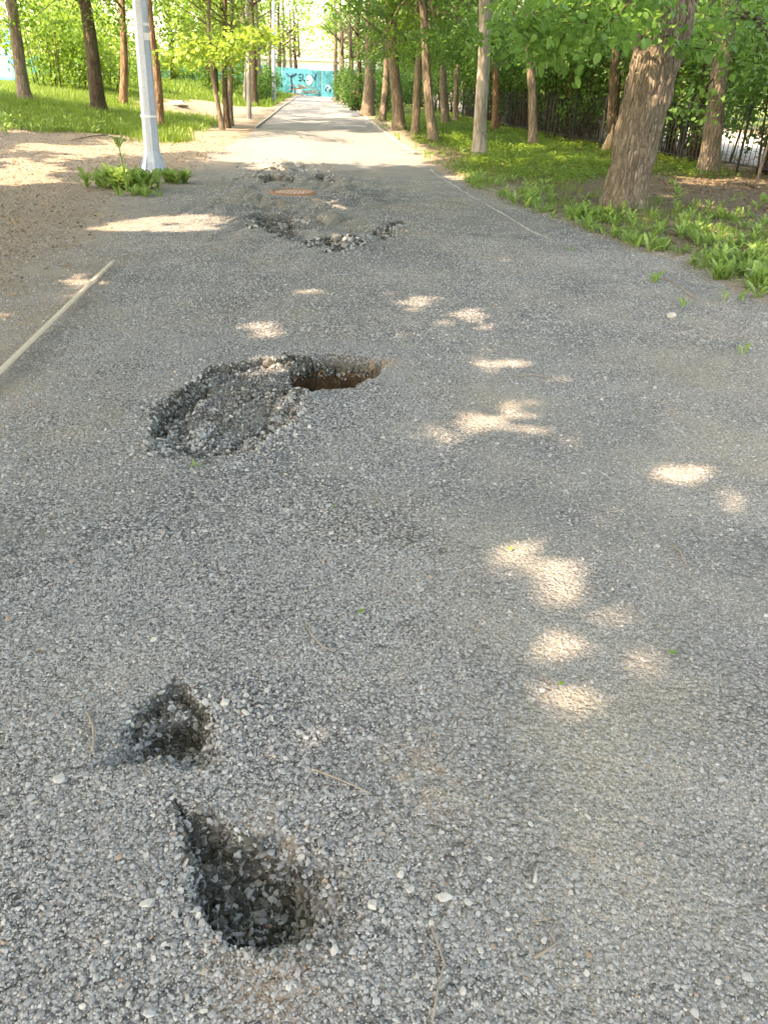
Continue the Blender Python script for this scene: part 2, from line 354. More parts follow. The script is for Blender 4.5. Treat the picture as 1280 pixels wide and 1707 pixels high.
def mat_galv():
    m, N, L, P = nt('galvanised_steel'); co = coords(N); mp = N.new('ShaderNodeMapping'); mp.inputs['Scale'].default_value = (1, 1, .08); L.new(co, mp.inputs[0])
    sp_ = tex(N, L, 'Voronoi', co, 60.0); st = tex(N, L, 'Noise', mp.outputs[0], 22.0, Detail=5.0); c = ramp(N, L, sp_.outputs['Color'], [(.1, (.36,.42,.52)), (.9, (.46,.53,.64))])
    c = mix(N, L, ramp(N, L, st.outputs['Fac'], [(.52, (0,0,0)), (.72, (.6,.6,.6))]), c, (.30,.30,.30)); L.new(c, P.inputs['Base Color']); P.inputs['Metallic'].default_value = .3; P.inputs['Roughness'].default_value = .45; return m
M_GALV = mat_galv()
M_RUST = mat_plain('rusty_iron', (.30,.15,.09), .85, .2, .35, 25, bmp=.004)
M_LID = mat_plain('worn_iron_lid', (.42,.31,.25), .7, .2, .3, 14, bmp=.003)
M_CONC = mat_plain('concrete', (.30,.295,.28), .95, var=.35, scale=9, bmp=.004)
M_WOODB = mat_plain('weathered_batten', (.50,.44,.35), .85, var=.25, scale=20, bmp=.001)
M_TWIG = mat_plain('dry_twig', (.25,.215,.18), .9, var=.3, scale=40)
M_ASPH = mat_plain('broken_asphalt', (.19,.19,.18), .95, var=.5, scale=45, bmp=.012)
M_TEAL = mat_plain('teal_sheet_metal', (.035,.22,.28), .5, .1, .2, 1.2)
M_GREEN = mat_plain('green_sheet_metal', (.02,.16,.14), .5, .1, .2, 1.2)
M_TARP = mat_plain('blue_tarpaulin', (.05,.33,.75), .5, 0, .15, 2)
M_DPAINT = mat_plain('dark_spray_paint', (.01,.035,.10), .6); M_LPAINT = mat_plain('pale_spray_paint', (.22,.42,.48), .6, var=.5, scale=1.5)
M_BUILD = mat_plain('white_render', (.78,.77,.74), .9, var=.05); M_GLASS = mat_plain('dark_window', (.10,.13,.15), .2)
M_IRON = mat_plain('dark_iron', (.03,.035,.04), .6, .3)
M_SUNW = mat_plain('old_boards', (.30,.17,.10), .9, var=.4, scale=6)
M_STICK = mat_plain('white_sticker', (.75,.76,.78), .6, var=.04)
M_ROOF = mat_plain('grey_roof', (.6,.6,.6), .8)

# ---------------------------------------------------------------- where the sun reaches the ground
LIT = []        # (x, y, rx, ry, probability of removing a leaf there)
for u, v, ru, rv, p in [(915,940,58,42,1),(940,1118,76,82,.88),(1035,830,52,32,1),(862,697,58,34,.95),(800,530,55,17,1),(845,601,48,13,1),(698,500,30,9,1),(505,487,24,7,1),
    (1258,842,32,28,1),(1035,1012,36,28,.8),(455,597,34,24,1),(450,545,42,14,.8),(592,556,20,9,.8),(1205,560,22,9,1),(132,470,44,15,1),(162,490,26,9,1),(18,525,38,22,1),
    (300,372,95,17,1),(190,378,30,9,1),(690,550,20,8,.8),(1140,1095,34,24,.7),(745,705,34,22,.7),(1125,775,44,22,.8),(1060,375,36,12,.8),(600,405,20,8,1),(560,345,30,8,.7),
    (1000,1660,60,50,.5),(800,860,40,26,.5),(1180,700,34,18,.6)]:
    c = G(u, v); a = G(u+ru, v); b = G(u, v-rv); b2 = G(u, v+rv)
    LIT.append((c[0], c[1], abs(a[0]-c[0])+.09, abs(b[1]-b2[1])/2+.09, (.78+.198*p if v > 560 else .80+.19*p)))
def lit_mask(x, y):
    """probability that a leaf whose shadow falls at x, y has been removed (a gap in the canopy)"""
    p = np.zeros_like(x)
    for cx, cy, rx, ry, q in LIT:
        p = np.maximum(p, q*(((x-cx)/rx)**2+((y-cy)/ry)**2 < 1))
    inb = (y > 16.2+4.0*fbm(x*1.3, y*.6, 76, 3)) & (y < 27.5) & (x > -6.5) & (x < xr_(y)+.6)
    w = fbm(x*.9, y*.5, 77, 3); p = np.maximum(p, np.where(inb & (w > -.35), 1, 0))
    lg = (y > 29) & (x < xl(y)-1.5) & (y < 110); p = np.maximum(p, np.where(lg & (fbm(x*.35, y*.25, 78, 3) > -.05), .97, 0))
    dz = (x < -3.4) & (y > 8) & (y < 22); p = np.maximum(p, np.where(dz & (fbm(x*.8, y*.55, 79, 4) > .12), 1, 0))
    fr = (y > 27) & (x > xl(y)-2) & (x < xr_(y)+1); p = np.maximum(p, np.where(fr & (fbm(x*.8, y*.33, 80, 4) > .18), 1, 0))
    rd = (x > hedge_x(y)+1.6); p = np.maximum(p, np.where(rd, .85, 0))
    rw = (x > xr_(y)) & (x < hedge_x(y)+1.6); p = np.maximum(p, np.where(rw & (fbm(x*1.1, y*.8, 81, 4) > .36), 1, 0))
    return p
HX = ([0, 12, 19.8, 29, 38, 50, 75], [9.6, 7.9, 6.15, 4.6, 3.4, 1.7, -1.2])
def hedge_x(y): return np.interp(y, *HX)

# ---------------------------------------------------------------- the ground: one sheet, cut along the path edge into path and ground
def growth(a, b, s0, g):
    o = [a]; s = s0
    while o[-1] < b: o.append(o[-1]+s); s *= g
    return o
ys = list(np.arange(-4, .5, .08))+list(np.arange(.5, 1.75, .0055))+list(np.arange(1.75, 3.1, .014))+list(np.arange(3.1, 4.95, .009))
ys += growth(4.96, 15, .012, 1.012); ys += growth(ys[-1]+.1, 420, .1, 1.035)
xs = growth(1.8, 420, .02, 1.05); xn = [-v for v in growth(2.7, 420, .02, 1.05)][::-1]
xs = xn+list(np.arange(-2.68, -1.25, .018))+list(np.arange(-1.25, .12, .0065))+list(np.arange(.12, 1.78, .018))+xs
ys = [-300, -120, -50, -20, -9]+ys
xs = np.array(xs); ys = np.array(ys); X, Y = np.meshgrid(xs, ys); Z, DAMP = terrain(X, Y)
print('ground grid', X.shape)
bnd = .25*fbm(Y*1.3, X*0+3, 55, 4)+.10*fbm(Y*6, X*0, 56, 3)
far = sstep(20, 26, Y)
left_in = X-(xl(Y)+bnd*(1-far)); right_in = (xr_(Y)+.6*bnd*(1-far))-X
inside = np.minimum(left_in, right_in)
dirt = sstep(1.1, 0.0, left_in+.5*fbm(X*2, Y*1.5, 60, 4))*(1-far)
fines = .46+.30*sstep(-.2, 1.6, X)*sstep(6, 2.5, Y)+.18*sstep(9, 14, Y)-.45*np.exp(-((X+.6)/.9)**2)*sstep(8, 2, Y)
fines = fines+.35*np.exp(-((X-.35-.08*Y)/.22)**2)*sstep(6, 4, Y)
fines = np.maximum(fines, .8*sstep(11.5, 18, Y+2*fbm(X*1.5, Y, 64, 3)))
asphalt = sstep(13.5, 20, Y+4.5*fbm(X*1.2, Y*.6, 61, 4))
pit = ((X > -.9) & (X < .25) & (Y > 3.7) & (Y < 5.1)).astype(float); clay = np.zeros_like(X)
# ochre stain on the right lip of the deep pit and at the left foot of the big hollow
for c, r, a in ((G(632,604), .10, .8), (G(125,497), .14, .35), (G(465,345), .25, .45), (G(690,1290), .10, .3), (G(248,742), .05, .8), (G(440,1620), .12, .35), (G(460,1380), .08, .3)):
    clay = np.maximum(clay, a*np.exp(-((X-c[0])**2+(Y-c[1])**2)/(r*r))*(fbm(X*15, Y*15, 91, 3) > -.1))
DAMP_SHADE2 = DAMP.copy()
for c, rx, ry, a in ((G(575,325), .55, .7, .35), (G(460,370), .45, .35, .45), (G(600,335), .3, .5, .35), (G(310,1360), .10, .06, .5), (G(270,690), .1, .15, .4)):  # damp marks by the manhole; the others paint shade in hollows and at rims
    DAMP_SHADE2 = np.maximum(DAMP_SHADE2, a*np.exp(-((X-c[0])/rx)**2-((Y-c[1])/ry)**2)*(.6+.8*fbm(X*5, Y*5, 92, 3)))
# undercut of the deep pit: below the crust the walls retreat
XX, YY = X.copy(), Y.copy()
pc = HOLES[DEEP][0].mean(0); near = (np.abs(X-pc[0]) < .6) & (np.abs(Y-pc[1]) < .6)
k = np.where(near, sstep(-.13, -.30, Z), 0)*.20
dx, dy = X-pc[0], Y-pc[1]; dd = np.hypot(dx, dy)+1e-6; XX += k*dx/dd*.8; YY += k*dy/dd
grassn = fbm(X*.6, Y*.4, 62, 4)
def green_mask(x, y):
    n = fbm(x*.7, y*.5, 62, 4); offl = xl(y)-x
    gl = sstep(20.3, 22.0, y+n*1.5)*sstep(1.0, 2.0, offl+n*.6)
    plaza = sstep(30.5, 33, y+n)*sstep(50, 46, y+n*3)*sstep(6.3, 5.0, offl+n*1.5); gl = gl*(1-plaza)
    gl = np.where((y > 48) & (offl > .6), 1, gl)
    offr = x-xr_(y); gr = sstep(13.5, 16.5, y+n*2-.6*(x-3))*sstep(.4, 1.3, offr+n)*sstep(0, -.6, x-hedge_x(y))
    gr = np.where((y > 40) & (offr > .5), .8, gr)
    return np.clip(np.maximum(gl, gr), 0, 1)
green = green_mask(X, Y)
wood = sstep(.2, 1.2, X-xr_(Y)+.4*grassn); road = sstep(.9, 1.3, X-hedge_x(Y))*sstep(9.5, 9, X-hedge_x(Y))*(Y > -5)
nr, nc = X.shape; idx = np.arange(nr*nc).reshape(nr, nc)
Q = np.stack([idx[:-1, :-1], idx[:-1, 1:], idx[1:, 1:], idx[1:, :-1]], -1).reshape(-1, 4)
fin = (inside[:-1, :-1]+inside[1:, 1:]+inside[:-1, 1:]+inside[1:, :-1]).reshape(-1) > 0
fy = Y[:-1, :-1].reshape(-1); fin &= (fy > -9) & (fy < 88)
def part_sheet(name, q, mat, at):
    u, inv = np.unique(q, return_inverse=True); V = np.stack([XX.ravel()[u], YY.ravel()[u], Z.ravel()[u]], -1)
    o = make_mesh(name, V, inv.reshape(-1, 4), mat, smooth=True, attrs={k: ('POINT', a.ravel()[u]) for k, a in at.items()})
    return tag(o, kind='structure')
part_sheet('path', Q[fin], M_PATH, dict(pit=pit, fines=fines, dirt=dirt, damp_shade=DAMP_SHADE2, clay=clay, asphalt=asphalt))
part_sheet('ground', Q[~fin], M_SOIL, dict(green=green, wood=wood, road=road))

# ---------------------------------------------------------------- gravel: real stones scattered over the path (stuff)
import bmesh
def stone_mesh(name, seed, mat, flat=.5, sub=1, jag=.28, size=1.0):
    r = np.random.default_rng(seed); bm = bmesh.new(); bmesh.ops.create_icosphere(bm, subdivisions=sub, radius=1)
    pl = r.normal(size=(9, 3)); pl /= np.linalg.norm(pl, axis=1)[:, None]; pd = r.uniform(.55, .85, 9)
    for v in bm.verts:
        p = np.array(v.co)
        for q, d in zip(pl, pd):
            t = p@q
            if t > d: p = p-q*(t-d)
        p = p*(1+r.uniform(-jag, jag)*.25); v.co = Vector((p[0]*size, p[1]*.78*size, p[2]*flat*size))
    me = bpy.data.meshes.new(name); bm.to_mesh(me); bm.free(); me.materials.append(mat); return me
def stone_coll(name, mat, n=9, sub=1):
    c = bpy.data.collections.new(name)
    for i in range(n):
        o = bpy.data.objects.new('stone_shape', stone_mesh('stone_shape', 100+i, mat, flat=random.uniform(.28, .52), sub=sub)); c.objects.link(o)
    return c
def scatter(name, P, rot, sc, coll, label_kind='stuff'):
    me = bpy.data.meshes.new(name); me.vertices.add(len(P)); me.vertices.foreach_set('co', np.asarray(P, np.float32).ravel())
    a = me.attributes.new('rot', 'FLOAT_VECTOR', 'POINT'); a.data.foreach_set('vector', np.asarray(rot, np.float32).ravel())
    a = me.attributes.new('sc', 'FLOAT', 'POINT'); a.data.foreach_set('value', np.asarray(sc, np.float32))
    o = bpy.data.objects.new(name, me); COL.objects.link(o)
    g = bpy.data.node_groups.new(name, 'GeometryNodeTree'); g.interface.new_socket('Geometry', in_out='INPUT', socket_type='NodeSocketGeometry'); g.interface.new_socket('Geometry', in_out='OUTPUT', socket_type='NodeSocketGeometry')
    N, L = g.nodes, g.links; gi = N.new('NodeGroupInput'); go = N.new('NodeGroupOutput')
    iop = N.new('GeometryNodeInstanceOnPoints'); ci = N.new('GeometryNodeCollectionInfo'); ci.inputs[0].default_value = coll
    ci.inputs['Separate Children'].default_value = True; ci.inputs['Reset Children'].default_value = True
    ra = N.new('GeometryNodeInputNamedAttribute'); ra.data_type = 'FLOAT_VECTOR'; ra.inputs[0].default_value = 'rot'
    sa = N.new('GeometryNodeInputNamedAttribute'); sa.data_type = 'FLOAT'; sa.inputs[0].default_value = 'sc'
    e2r = N.new('FunctionNodeEulerToRotation'); L.new(ra.outputs[0], e2r.inputs[0])
    m2p = N.new('GeometryNodeMeshToPoints'); L.new(gi.outputs[0], m2p.inputs[0]); L.new(m2p.outputs[0], iop.inputs['Points'])
    L.new(ci.outputs[0], iop.inputs['Instance']); iop.inputs['Pick Instance'].default_value = True
    L.new(e2r.outputs[0], iop.inputs['Rotation']); L.new(sa.outputs[0], iop.inputs['Scale']); L.new(iop.outputs[0], go.inputs[0])
    md = o.modifiers.new('scatter', 'NODES'); md.node_group = g
    return tag(o, kind=label_kind)
def fines_at(x, y):
    f = .42+.34*sstep(-.2, 1.4, x)*sstep(6, 2.5, y)-.45*np.exp(-((x+.6)/.9)**2)*sstep(8, 2, y)
    f = f+.35*np.exp(-((x-.35-.08*y)/.22)**2)*sstep(6, 4, y)
    return np.clip(f+(fbm(x*2.2, y*2.2, 63, 4))*.9, 0, 1)
P_, R_, S_, D_ = [], [], [], []
for y0, y1, hw0, hw1, dens, rad in ((.45, 2.4, 1.25, 2.1, 42000, .0027), (2.4, 5, 2.1, 3.4, 16000, .0038), (5, 9, 3.5, 3.9, 5200, .0062), (9, 14.5, 4.2, 4.2, 1600, .009)):
    n = int((y1-y0)*2*max(hw0, hw1)*dens); y = rng.uniform(y0, y1, n); hw = np.interp(y, (y0, y1), (hw0, hw1)); x = rng.uniform(-1, 1, n)*max(hw0, hw1)
    keep = np.abs(x) < hw; li = x-xl(y)-.3*fbm(x*2, y*2, 60, 3); ri = xr_(y)+.2-x
    keep &= rng.uniform(0, 1, n) < np.clip(.5+li*.7, 0, 1)*np.clip(.7+ri*1.2, 0, 1)
    keep &= rng.uniform(0, 1, n) < (1-.80*fines_at(x, y)); x, y = x[keep], y[keep]; n = len(x)
    z, dm = terrain(x, y); s = rad*np.exp(rng.normal(0, .48, n)); s = np.clip(s, rad*.4, .016)
    P_.append(np.stack([x, y, z+s*.03], -1)); S_.append(s); D_.append(dm)
    R_.append(np.stack([rng.normal(0, .25, n), rng.normal(0, .25, n), rng.uniform(0, 6.28, n)], -1))
n = 16000; x = rng.uniform(-9, -2.6, n); y = rng.uniform(3, 20, n); k = x < xl(y)+.5; x, y = x[k], y[k]; z, dm = terrain(x, y); s = rng.uniform(.004, .013, len(x))
P_.append(np.stack([x, y, z+s*.15], -1)); S_.append(s); D_.append(dm); R_.append(np.stack([rng.normal(0, .35, len(x)), rng.normal(0, .35, len(x)), rng.uniform(0, 6.28, len(x))], -1))
# bigger stones here and there
for (n, x0, x1, y0, y1, a, b) in ((1000, -1.8, 1.4, .5, 3, .005, .010), (1500, -3, 3, 3, 9, .009, .016)):
    x = rng.uniform(x0, x1, n); y = rng.uniform(y0, y1, n); k = fbm(x*1.6, y*1.6, 65, 3)-.4*x/2 > -.1; x, y = x[k], y[k]; z, dm = terrain(x, y); s = rng.uniform(a, b, len(x))
    P_.append(np.stack([x, y, z+s*.25], -1)); S_.append(s); D_.append(dm); R_.append(np.stack([rng.normal(0, .3, len(x)), rng.normal(0, .3, len(x)), rng.uniform(0, 6.28, len(x))], -1))
for pg, dens_ in [(h_[0], 16000) for h_ in HOLES[:7]]:
    lo, hi = pg.min(0)-.06, pg.max(0)+.06; n = int((hi-lo).prod()*dens_); x = rng.uniform(lo[0], hi[0], n); y = rng.uniform(lo[1], hi[1], n); z, dm = terrain(x, y)
    k = (dm > .22) & (z > -.16); x, y, z, dm = x[k], y[k], z[k], dm[k]; big = .004+.0012*y.clip(0, 4); s = big*np.exp(rng.normal(0, .5, len(x)))
    P_.append(np.stack([x, y, z+s*.2], -1)); S_.append(np.clip(s, .002, .02)); D_.append(dm*.8); R_.append(rng.normal(0, .7, (len(x), 3))+np.array([0, 0, 1])*rng.uniform(0, 6.28, len(x))[:, None])
RUB = [(400,1480,90,80,700,.005,.013),(440,1440,70,40,350,.007,.016),(350,1560,30,30,60,.005,.010),(530,1520,30,60,220,.005,.012),(285,1215,60,50,420,.004,.011),(330,1245,30,30,140,.006,.012),
    (420,730,60,30,420,.007,.018),(480,690,40,30,260,.008,.020),(300,690,60,50,420,.006,.016),(270,730,30,30,160,.008,.018),(440,655,60,12,200,.008,.018),(450,610,80,12,240,.007,.015),(420,1200,60,50,120,.006,.012),
    (465,372,45,12,350,.012,.035),(565,408,45,8,300,.012,.035),(650,382,25,14,260,.012,.032),(470,285,50,14,260,.02,.06),(535,297,30,8,120,.02,.05)]
for (u, v, ru, rv, n, a, b) in RUB:
    x0, y0 = G(u, v); xa = abs(G(u+ru, v)[0]-x0); ya = abs(G(u, v-rv)[1]-G(u, v+rv)[1])/2; x = rng.normal(x0, xa*.6, n); y = rng.normal(y0, ya*.6, n)
    z, dm = terrain(x, y); s = a+(b-a)*rng.uniform(0, 1, n)**2.2; P_.append(np.stack([x, y, z+s*.3], -1)); S_.append(s); D_.append(dm*.8+.08); R_.append(rng.normal(0, .6, (n, 3))+np.array([0, 0, 1])*rng.uniform(0, 6.28, n)[:, None])
P_ = np.concatenate(P_); R_ = np.concatenate(R_); S_ = np.concatenate(S_); D_ = np.concatenate(D_)
ok = P_[:, 2] > -.20; P_, R_, S_, D_ = P_[ok], R_[ok], S_[ok], D_[ok]
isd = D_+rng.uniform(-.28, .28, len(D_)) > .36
print('stones', len(P_))
scatter('gravel', P_[~isd], R_[~isd], S_[~isd], stone_coll('gravel_shapes', M_STONE))
scatter('damp_shade_rubble', P_[isd], R_[isd], S_[isd]*1.15, stone_coll('rubble_shapes', M_DSTONE))  # dark stones that carry on the shade painted in the holes
#GRAVEL_END

# ---------------------------------------------------------------- leaves
LEAF = np.array([(0,0,0),(.34,.28,.09),(.30,.68,.05),(0,1,-.10),(-.30,.68,.05),(-.34,.28,.09)])
LF = np.array([(0,1,2,3),(0,3,4,5)])
def rotm(rx, ry, rz):
    cx, sx, cy, sy, cz, sz = np.cos(rx), np.sin(rx), np.cos(ry), np.sin(ry), np.cos(rz), np.sin(rz)
    R = np.empty((len(rx), 3, 3))
    R[:, 0, 0] = cz*cy; R[:, 0, 1] = cz*sy*sx-sz*cx; R[:, 0, 2] = cz*sy*cx+sz*sx
    R[:, 1, 0] = sz*cy; R[:, 1, 1] = sz*sy*sx+cz*cx; R[:, 1, 2] = sz*sy*cx-cz*sx
    R[:, 2, 0] = -sy; R[:, 2, 1] = cy*sx; R[:, 2, 2] = cy*cx
    return R
def leaf_arrays(P, size, tmpl=LEAF, tf=LF, tilt=.55, droop=-.45, rz=None):
    n = len(P); rx = rng.normal(droop, tilt, n); ry = rng.normal(0, tilt, n); rz = rng.uniform(0, 6.283, n) if rz is None else rz
    R = rotm(rx, ry, rz); V = np.einsum('nij,kj->nki', R, tmpl)*np.asarray(size).reshape(-1, 1, 1)+P[:, None, :]
    k = len(tmpl); Fq = tf[None]+(np.arange(n)*k)[:, None, None]
    return V.reshape(-1, 3), Fq.reshape(-1, tf.shape[1])
def leaves_obj(name, P, size, mat, parent=None, tone=None, **kw):
    V, Fq = leaf_arrays(P, size, **kw); nf = kw.get('tf', LF).shape[0]
    r = rng.uniform(0, 1, len(P)) if tone is None else np.clip(tone+rng.normal(0, .22, len(P)), 0, 1)
    if parent is not None: V = V-np.array(parent.location)
    return make_mesh(name, V, Fq, mat, parent, attrs={'rnd': ('FACE', np.repeat(r, nf))})
def clusters(cent, rad, per, flat=.55):
    """leaf points in flattish sprays round the cluster centres"""
    k = np.repeat(np.arange(len(cent)), per); d = rng.normal(0, .5, (len(k), 3)); d[:, 2] *= flat
    return cent[k]+d*np.asarray(rad)[k][:, None], k
def prune(P, zmin=3.0):
    gx = P[:, 0]+SHX*P[:, 2]; gy = P[:, 1]+SHY*P[:, 2]
    keep = rng.uniform(0, 1, len(P)) > lit_mask(gx, gy)
    cor = (P[:, 0] > xl(P[:, 1])+.1) & (P[:, 0] < xr_(P[:, 1])-.1) & (P[:, 2] < np.clip(2.4+.03*P[:, 1], 2.6, 4.6)) & (P[:, 1] > 12)
    sky_gap = (P[:, 1] > 45) & (P[:, 0] > -9) & (P[:, 0] < -5.5) & (P[:, 2] < 5.5)
    return keep & ~cor & ~sky_gap

# crowns: avenue canopy overhead, its clusters added along sun rays to shade chosen ground. Clusters are kept per tree (nearest trunk)
FILL = []
def fill(x0, x1, y0, y1, n, zl, zh):
    x = rng.uniform(x0, x1, n); y = rng.uniform(y0, y1, n); z = rng.uniform(zl, zh, n)
    return np.stack([x-SHX*z, y-SHY*z, z], -1)
FILL = np.concatenate([fill(-5, 5.5, -.8, 16.5, 2700, 6.5, 12), fill(-15, -5, 19, 29.5, 420, 6.5, 11), fill(-6.5, 2.5, 27, 48, 900, 6.5, 10.5), fill(-10.5, -2, 48, 82, 520, 7, 11),
    fill(.6, 9, 8, 34, 1500, 5.5, 10), fill(-1, 6, 34, 60, 420, 6, 10), fill(-11, -4, 8, 20, 420, 6.5, 11)])
TREE_XY = []
def fill_for(x, y):
    if len(FILL) == 0: return np.zeros((0, 3))
    T = np.array(ALLXY); d = np.hypot(FILL[:, None, 0]-T[None, :, 0], FILL[:, None, 1]-T[None, :, 1]); j = d.argmin(1)
    me_ = int(np.hypot(T[:, 0]-x, T[:, 1]-y).argmin()); return FILL[j == me_]
# ---------------------------------------------------------------- trees
def tree(px, top, w_px, label, mat=None, H=11.0, name='deciduous_tree', leaf=None, low=2.2, lowR=2.6, nlow=26, nup=60, R=3.6, lsz=.10, group=None,
         curve=0.0, forks=None, fork_at=None, seed=0, cat='tree', loc=None, r0=None, segs=12, per=42, up_leaf=.21, lowc=None, bias=(0, 0)):
    rs = random.Random(seed*31+5); mat = mat or M_BARK; leaf = leaf or M_LEAF
    if loc is None:
        x, y = G(*px); z = zat(x, y); zc = (y*math.cos(PITCH)+(CAM_H-z)*math.sin(PITCH)); r0 = w_px/2*zc/F_PX
        tp = atY(top[0], top[1], y); ln = (tp.x-x)/max(.5, tp.z-z)
    else:
        x, y = loc; z = zat(x, y); ln = rs.uniform(-.05, .05)
    base = Vector((x, y, z)); root = empty(name, base); tag(root, label, cat, group)
    mb = MB(); n = 22 if segs < 20 else 150; pts = []; rad = []
    for i in range(n):
        t = i/(n-1); hz = -.12+t**1.25*(H*.8+.12)
        fl = 1+.28*math.exp(-max(hz, 0)/.14)+.10*math.exp(-max(hz, 0)/.5)
        lx = ln*hz if hz < 4 else ln*4+ln*.4*(hz-4)
        pts.append(base+Vector((lx+curve*math.sin(min(hz, 5)*1.1)+.03*math.sin(hz*1.7+seed), .05*math.sin(hz*1.2+seed*2), hz)))
        rad.append(r0*fl*(1-.75*t**1.25)/1.06 if segs < 90 else r0*(.93+.20*math.exp(-max(hz, 0)/.13)+.13*float(sstep(.3, 1.8, hz))-.35*float(sstep(2.6, 6, hz))))
    mb.tube(pts, rad, segs, wob=.12, ridge=(.10 if segs < 20 else .16), seed=seed)
    for k in range(rs.randint(4, 7)):       # limbs
        j = rs.randint(int(n*.45), n-3); a = rs.uniform(0, 6.28); l = rs.uniform(1.2, 2.6); p = pts[j]; q = [p]
        for s in range(1, 5):
            q.append(p+Vector((math.cos(a)*l*s/4, math.sin(a)*l*s/4, l*.55*s/4+.06*math.sin(s*3))))
        mb.tube(q, [rad[j]*.5*(1-.2*s) for s in range(5)], 6)
    C = []; Rr = []
    for k in range(nlow):                   # low hanging boughs, each with its twig
        a = rs.uniform(0, 6.28); rr = lowR*math.sqrt(rs.random()); cx, cy = x+ln*low+bias[0]+math.cos(a)*rr, y+bias[1]+math.sin(a)*rr
        cz = z+low+rs.random()**1.3*2.6; C.append((cx, cy, cz)); Rr.append(rs.uniform(.35, .75))
        if k % 2 == 0:
            zz = z+rs.uniform(low+.6, low+2.4); j = min(range(n), key=lambda i: abs(pts[i].z-zz)); p = pts[j]; m_ = (p+Vector((cx, cy, cz)))/2+Vector((0, 0, .25))
            mb.tube([p, m_, Vector((cx, cy, cz))], [max(.012, rad[j]*.22), .014, .004], 5)
    nl = len(C)
    for k in range(nup):
        a = rs.uniform(0, 6.28); t = rs.random(); zz = z+4.6+t*(H-4.6); rr = R*math.sqrt(rs.random())*(1-.55*abs(t-.35))
        C.append((x+ln*4+math.cos(a)*rr, y+math.sin(a)*rr, zz)); Rr.append(rs.uniform(.7, 1.1))
    fc = fill_for(x, y); nup = nup+len(fc); C += [tuple(c) for c in fc]; Rr += [.62]*len(fc)
    C = np.array(C); Rr = np.array(Rr); per_a = np.array([per]*nl+[24]*nup)
    k = np.repeat(np.arange(len(C)), per_a); d = rng.normal(0, .5, (len(k), 3)); d[:, 2] *= .5; P = C[k]+d*Rr[k][:, None]
    size = np.where(k < nl, lsz, up_leaf)*rng.uniform(.7, 1.25, len(k)); tone = rng.uniform(.25, .75, len(C))[k]
    keep = prune(P) & (P[:, 2] > z+low-.45); P, size, tone = P[keep], size[keep], tone[keep]
    for (pp, rr2, nn) in (forks or []): mb.tube(pp, rr2, nn, wob=.1, seed=seed+3)
    mb.build('trunk', mat, root, smooth=True)
    if len(P): leaves_obj('crown', P, size, leaf, root, tone=tone)
    return root, pts, rad
def bough(root, pts, n, R, size, mat, seed=0, thick=.018, flat=.35, droop=-.5, wood=M_DARKB):
    """a single leafy branch of a tree: its wood and its leaves"""
    pts = [Vector(p) for p in pts]; mb = MB(); mb.tube(pts, [thick*(1-.8*i/(len(pts)-1)) for i in range(len(pts))], 6)
    P = []; m = len(pts)-1
    for i in range(n):
        t = random.random()**.8*m; j = min(int(t), m-1); p = pts[j].lerp(pts[j+1], t-j)
        P.append(p+Vector((random.gauss(0, R), random.gauss(0, R), random.gauss(0, R*flat)-R*.15)))
    for i in range(n//14):
        j = random.randint(0, m-1); p = pts[j].lerp(pts[j+1], random.random()); q = Vector(P[random.randint(0, len(P)-1)])
        if (q-p).length < R*2.5: mb.tube([p, (p+q)/2+Vector((0, 0, .03)), q], [thick*.3, thick*.22, .002], 4)
    b = mb.build('branch', wood, root, smooth=True)
    V = np.array(P); o = leaves_obj('foliage', V, size*rng.uniform(.7, 1.25, n), mat, root, droop=droop, tilt=.5)
    o.parent = b; return b

OFFXY = [(-6.5,-7.5),(-7.0,-2.5),(-7.4,2.5),(-11.5,0),(-12,6),(-8.6,8.2),(-2.5,-9),(-12,-6),(4.6,-3),(5.8,3.5),(7.0,8.5),(-14,12),(1.5,-7),(-17,20),(-13,16.5)]
ALLXY = [G(*p) for p in ((561,169),(572,172),(587,178),(599,184),(614,194),(637,203),(664,219),(690,228),(722,240),(741,212),(759,208),(800,268),(826,223),(887,252),(1014,264),(1036,352),(1172,303),
    (43,172),(167,188),(208,176),(266,214),(369,217),(378,214),(385,211),(424,176),(409,172),(434,166),(446,161),(467,154),(474,154),(485,154),(495,154))]+OFFXY
# the two rows, the woodland on the right and the park on the left: (base pixel, top pixel, width in pixels, ...)
Rl = 'trees lining the right side of the path'
RT = [
 ((561,169),(559,60),9,'slim trunk at the far end of the right row, nearest the teal fence',M_BARK,2.9),
 ((572,172),(568,60),12,'second tree from the far end of the right row',M_BARK,2.8),
 ((587,178),(584,80),11,'third tree from the far end, where white sky shows beside it',M_BARK,2.5),
 ((599,184),(598,80),9,'thin dark tree just beyond the thick double trunk in the right row',M_DARKB,2.4),
 ((614,194),(616,90),22,'thick forking tree with a sunlit foot in the right row',M_BARK,2.0),
 ((637,203),(648,60),13,'tree leaning right, next beyond the tallest straight trunk of the right row',M_BARK,2.0),
 ((664,219),(652,40),21,'stout dappled tree of the right row with a broken limb on its left',M_BARK,2.1),
 ((690,228),(700,100),14,'brown tree leaning right between two dappled trunks of the right row',M_BARK,2.0),
 ((722,240),(704,20),18,'dappled tree with a stub near its foot, nearest of the crowded right row',M_BARK,2.1)]
for i, (b, t, w, lab, mt, lw) in enumerate(RT):
    tree(b, t, w, lab, mt, H=9+i*.3, leaf=M_LEAF if i % 2 else M_LEAFD, low=lw, lowR=2.0, nlow=80 if i > 3 else 44, nup=24, R=2.8, lsz=.115, seed=i+1, group=Rl, bias=(.6, 0))
tree((741,212),(738,60),14,'plain grey tree standing back from the path among green undergrowth',M_BARK,H=9,leaf=M_LEAFD,low=2.0,nlow=24,seed=21)
